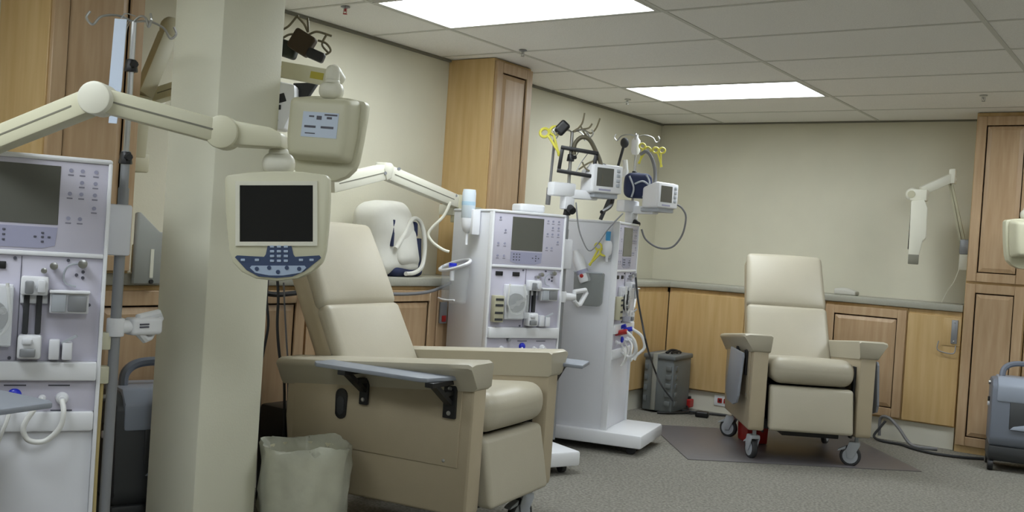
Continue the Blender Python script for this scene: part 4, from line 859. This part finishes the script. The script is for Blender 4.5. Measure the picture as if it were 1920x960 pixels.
# oxygen concentrators
def concentrator(label, loc, rz, bodym=None):
    t = thing('oxygen_concentrator', label, 'concentrator', loc, rz, 'grey oxygen concentrators')
    W_ = .19
    bm = new(); prism(bm, [(-.15, .06), (.14, .06), (.17, .10), (.175, .16), (-.16, .16)], -W_, W_, 'y', bev=.015); obj('base', bm, CONC_D, t)
    bm = new(); prism(bm, [(-.16, .155), (.165, .155), (.19, .20), (.16, .52), (.11, .565), (-.13, .56), (-.16, .50)], -W_, W_, 'y', bev=.02); obj('body', bm, bodym or CONC, t)
    bm = new(); prism(bm, [(.10, .43), (.176, .43), (.166, .53), (.112, .578), (-.13, .572), (-.13, .55)], -W_+.03, W_+.004, 'y', bev=.012); obj('control_head', bm, CONC_L, t)
    bm = new(); box(bm, .19, .212, -.085, .15, .25, .42, bev=.008, M=RY(R(-5))); rc = obj('front_recess', bm, CONC_D, t)
    bm = new(); cyl(bm, (.17, .03, .40), (.205, .03, .385), .014, n=12); obj('outlet_nozzle', bm, DGREEN, rc)
    bm = new(); prism(bm, [(-.08, .25), (.15, .25), (.11, .275), (.0, .285), (-.06, .27)], .205, .222, 'x', bev=.004, M=RY(R(-5))); obj('recess_lip', bm, CONC_L, rc)
    bm = new(); tube(bm, [(.02, -.13, .55), (.0, -.12, .62), (-.02, -.06, .655), (-.02, .06, .655), (.0, .12, .62), (.02, .13, .55)], .018, 8); obj('carry_handle', bm, CONC, t)
    for z, m_ in ((.53, STEEL), (.40, WHITE), (.43, BLACK)):
        bm = new(); cyl(bm, (.02 if z > .5 else .05, -W_-.002, z), (.02 if z > .5 else .05, -W_-.014, z), .014, n=12); obj('side_knob', bm, m_, t)
    for x in (-.12, .13):
        for y in (-.17, .17):
            bm = new(); cyl(bm, (x, y-.016, .035), (x, y+.016, .035), .035, n=16, bev=.004); cyl(bm, (x, y, .035), (x, y, .08), .014, n=8); obj('caster', bm, BLACK, t)
    return t
concentrator('grey oxygen concentrator at the right edge in front of the tall cabinets', (2.945, -.66, 0), R(-78))
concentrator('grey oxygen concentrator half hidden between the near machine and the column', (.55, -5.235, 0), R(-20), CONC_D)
# black box beside near recliner
t = thing('electronics_case', 'black boxy device on the floor between the column and near recliner', 'device', (.56, -4.57, 0), R(0))
bm = new(); prism(bm, [(-.10, .0), (.10, .0), (.10, .40), (.06, .43), (-.10, .43)], -.06, .11, 'y', bev=.012); obj('case_body', bm, BLACK, t)
obj('front_panel', B(.10, .106, -.04, .09, .05, .36, bev=.003), RUBBER, t); bm = new(); tube(bm, [(.11, .05, .38), (.13, .03, .32), (.12, -.04, .26), (.108, -.08, .22)], .006, 6); obj('case_cord', bm, HOSE, t); obj('case_slot', B(.06, .108, -.045, .06, .375, .392, bev=.003), CAST, t)
# cords hanging beside the column
for pts, lab in (([(0.560, -4.668, 0.991), (0.569, -4.663, 0.900), (0.572, -4.662, 0.786), (0.587, -4.653, 0.660), (0.612, -4.638, 0.536)], 'dark cord hanging just behind the near recliner armrest'), ([(0.412, -4.588, 0.972), (0.413, -4.588, 0.886), (0.426, -4.581, 0.769), (0.416, -4.590, 0.649), (0.410, -4.595, 0.553)], 'dark cord hanging along the right edge of the column'), ([(0.471, -4.547, 0.962), (0.482, -4.541, 0.844), (0.497, -4.533, 0.703), (0.511, -4.525, 0.561)], 'pale grey cord hanging behind the near recliner')):
    pts = list(pts)+[(pts[-1][0]+.02, pts[-1][1], .25), (pts[-1][0]+.03, pts[-1][1], .012)]; bm = new(); tube(bm, pts, .006 if 'pale' not in lab else .004, 8); single('hanging_cord', bm, HOSE if 'pale' in lab else RUBBER, lab, 'cord', 'cords hanging right of the column')
bm = new(); tube(bm, [(.345, -4.62, .93), (.365, -4.5, .90), (.365, -4.3, .915), (.35, -4.2, .93)], .012, 8); single('ledge_shadow_tube', bm, BLACK, 'black tube standing in for the shadow under the ledge behind the television', 'cable')  # added black tube that draws the shadow line below the ledge
bm = new(); tube(bm, [(.40, -3.85, .905), (.385, -3.6, .90), (.385, -3.4, .915), (.37, -3.22, .96), (.36, -3.15, .98)], .009, 8); single('ledge_cable', bm, HOSE, 'grey cord drooping below the ledge under the canvas bag', 'cord')
# wastebasket with liner
t = thing('wastebasket', 'wastebasket with a crumpled translucent liner beside the column', 'wastebasket', (1.135, -5.0, 0), R(20))
bm = new(); lathe(bm, [(.0, .0), (.115, .0), (.12, .01), (.15, .39), (.146, .39), (.116, .014), (.0, .013)], 28); obj('bin_body', bm, BIN, t)
bm = new(); N_ = 48; rings = []
prof = [(.120, .30), (.128, .32), (.136, .36), (.150, .405), (.158, .415), (.163, .40), (.162, .33), (.163, .25), (.160, .18), (.157, .11), (.159, .05)]
for i, (r_, z_) in enumerate(prof):
    rg = []
    for j in range(N_):
        a = 2*PI*j/N_; k = .006*math.sin(5*a+2*i)+.005*math.sin(11*a+1.7*i)+.005*random.uniform(-1, 1)
        rr = r_+(k if i > 2 else -abs(k)*.4); rg.append(bm.verts.new((rr*math.cos(a), rr*math.sin(a), z_+.012*math.sin(3*a+i)*(1 if i > 3 else .2)+.003*random.uniform(-1, 1))))
    rings.append(rg)
for a, b in zip(rings, rings[1:]):
    for j in range(N_): bm.faces.new((a[j], a[(j+1) % N_], b[(j+1) % N_], b[j]))
obj('bin_liner', bm, LINER, t, angle=80)
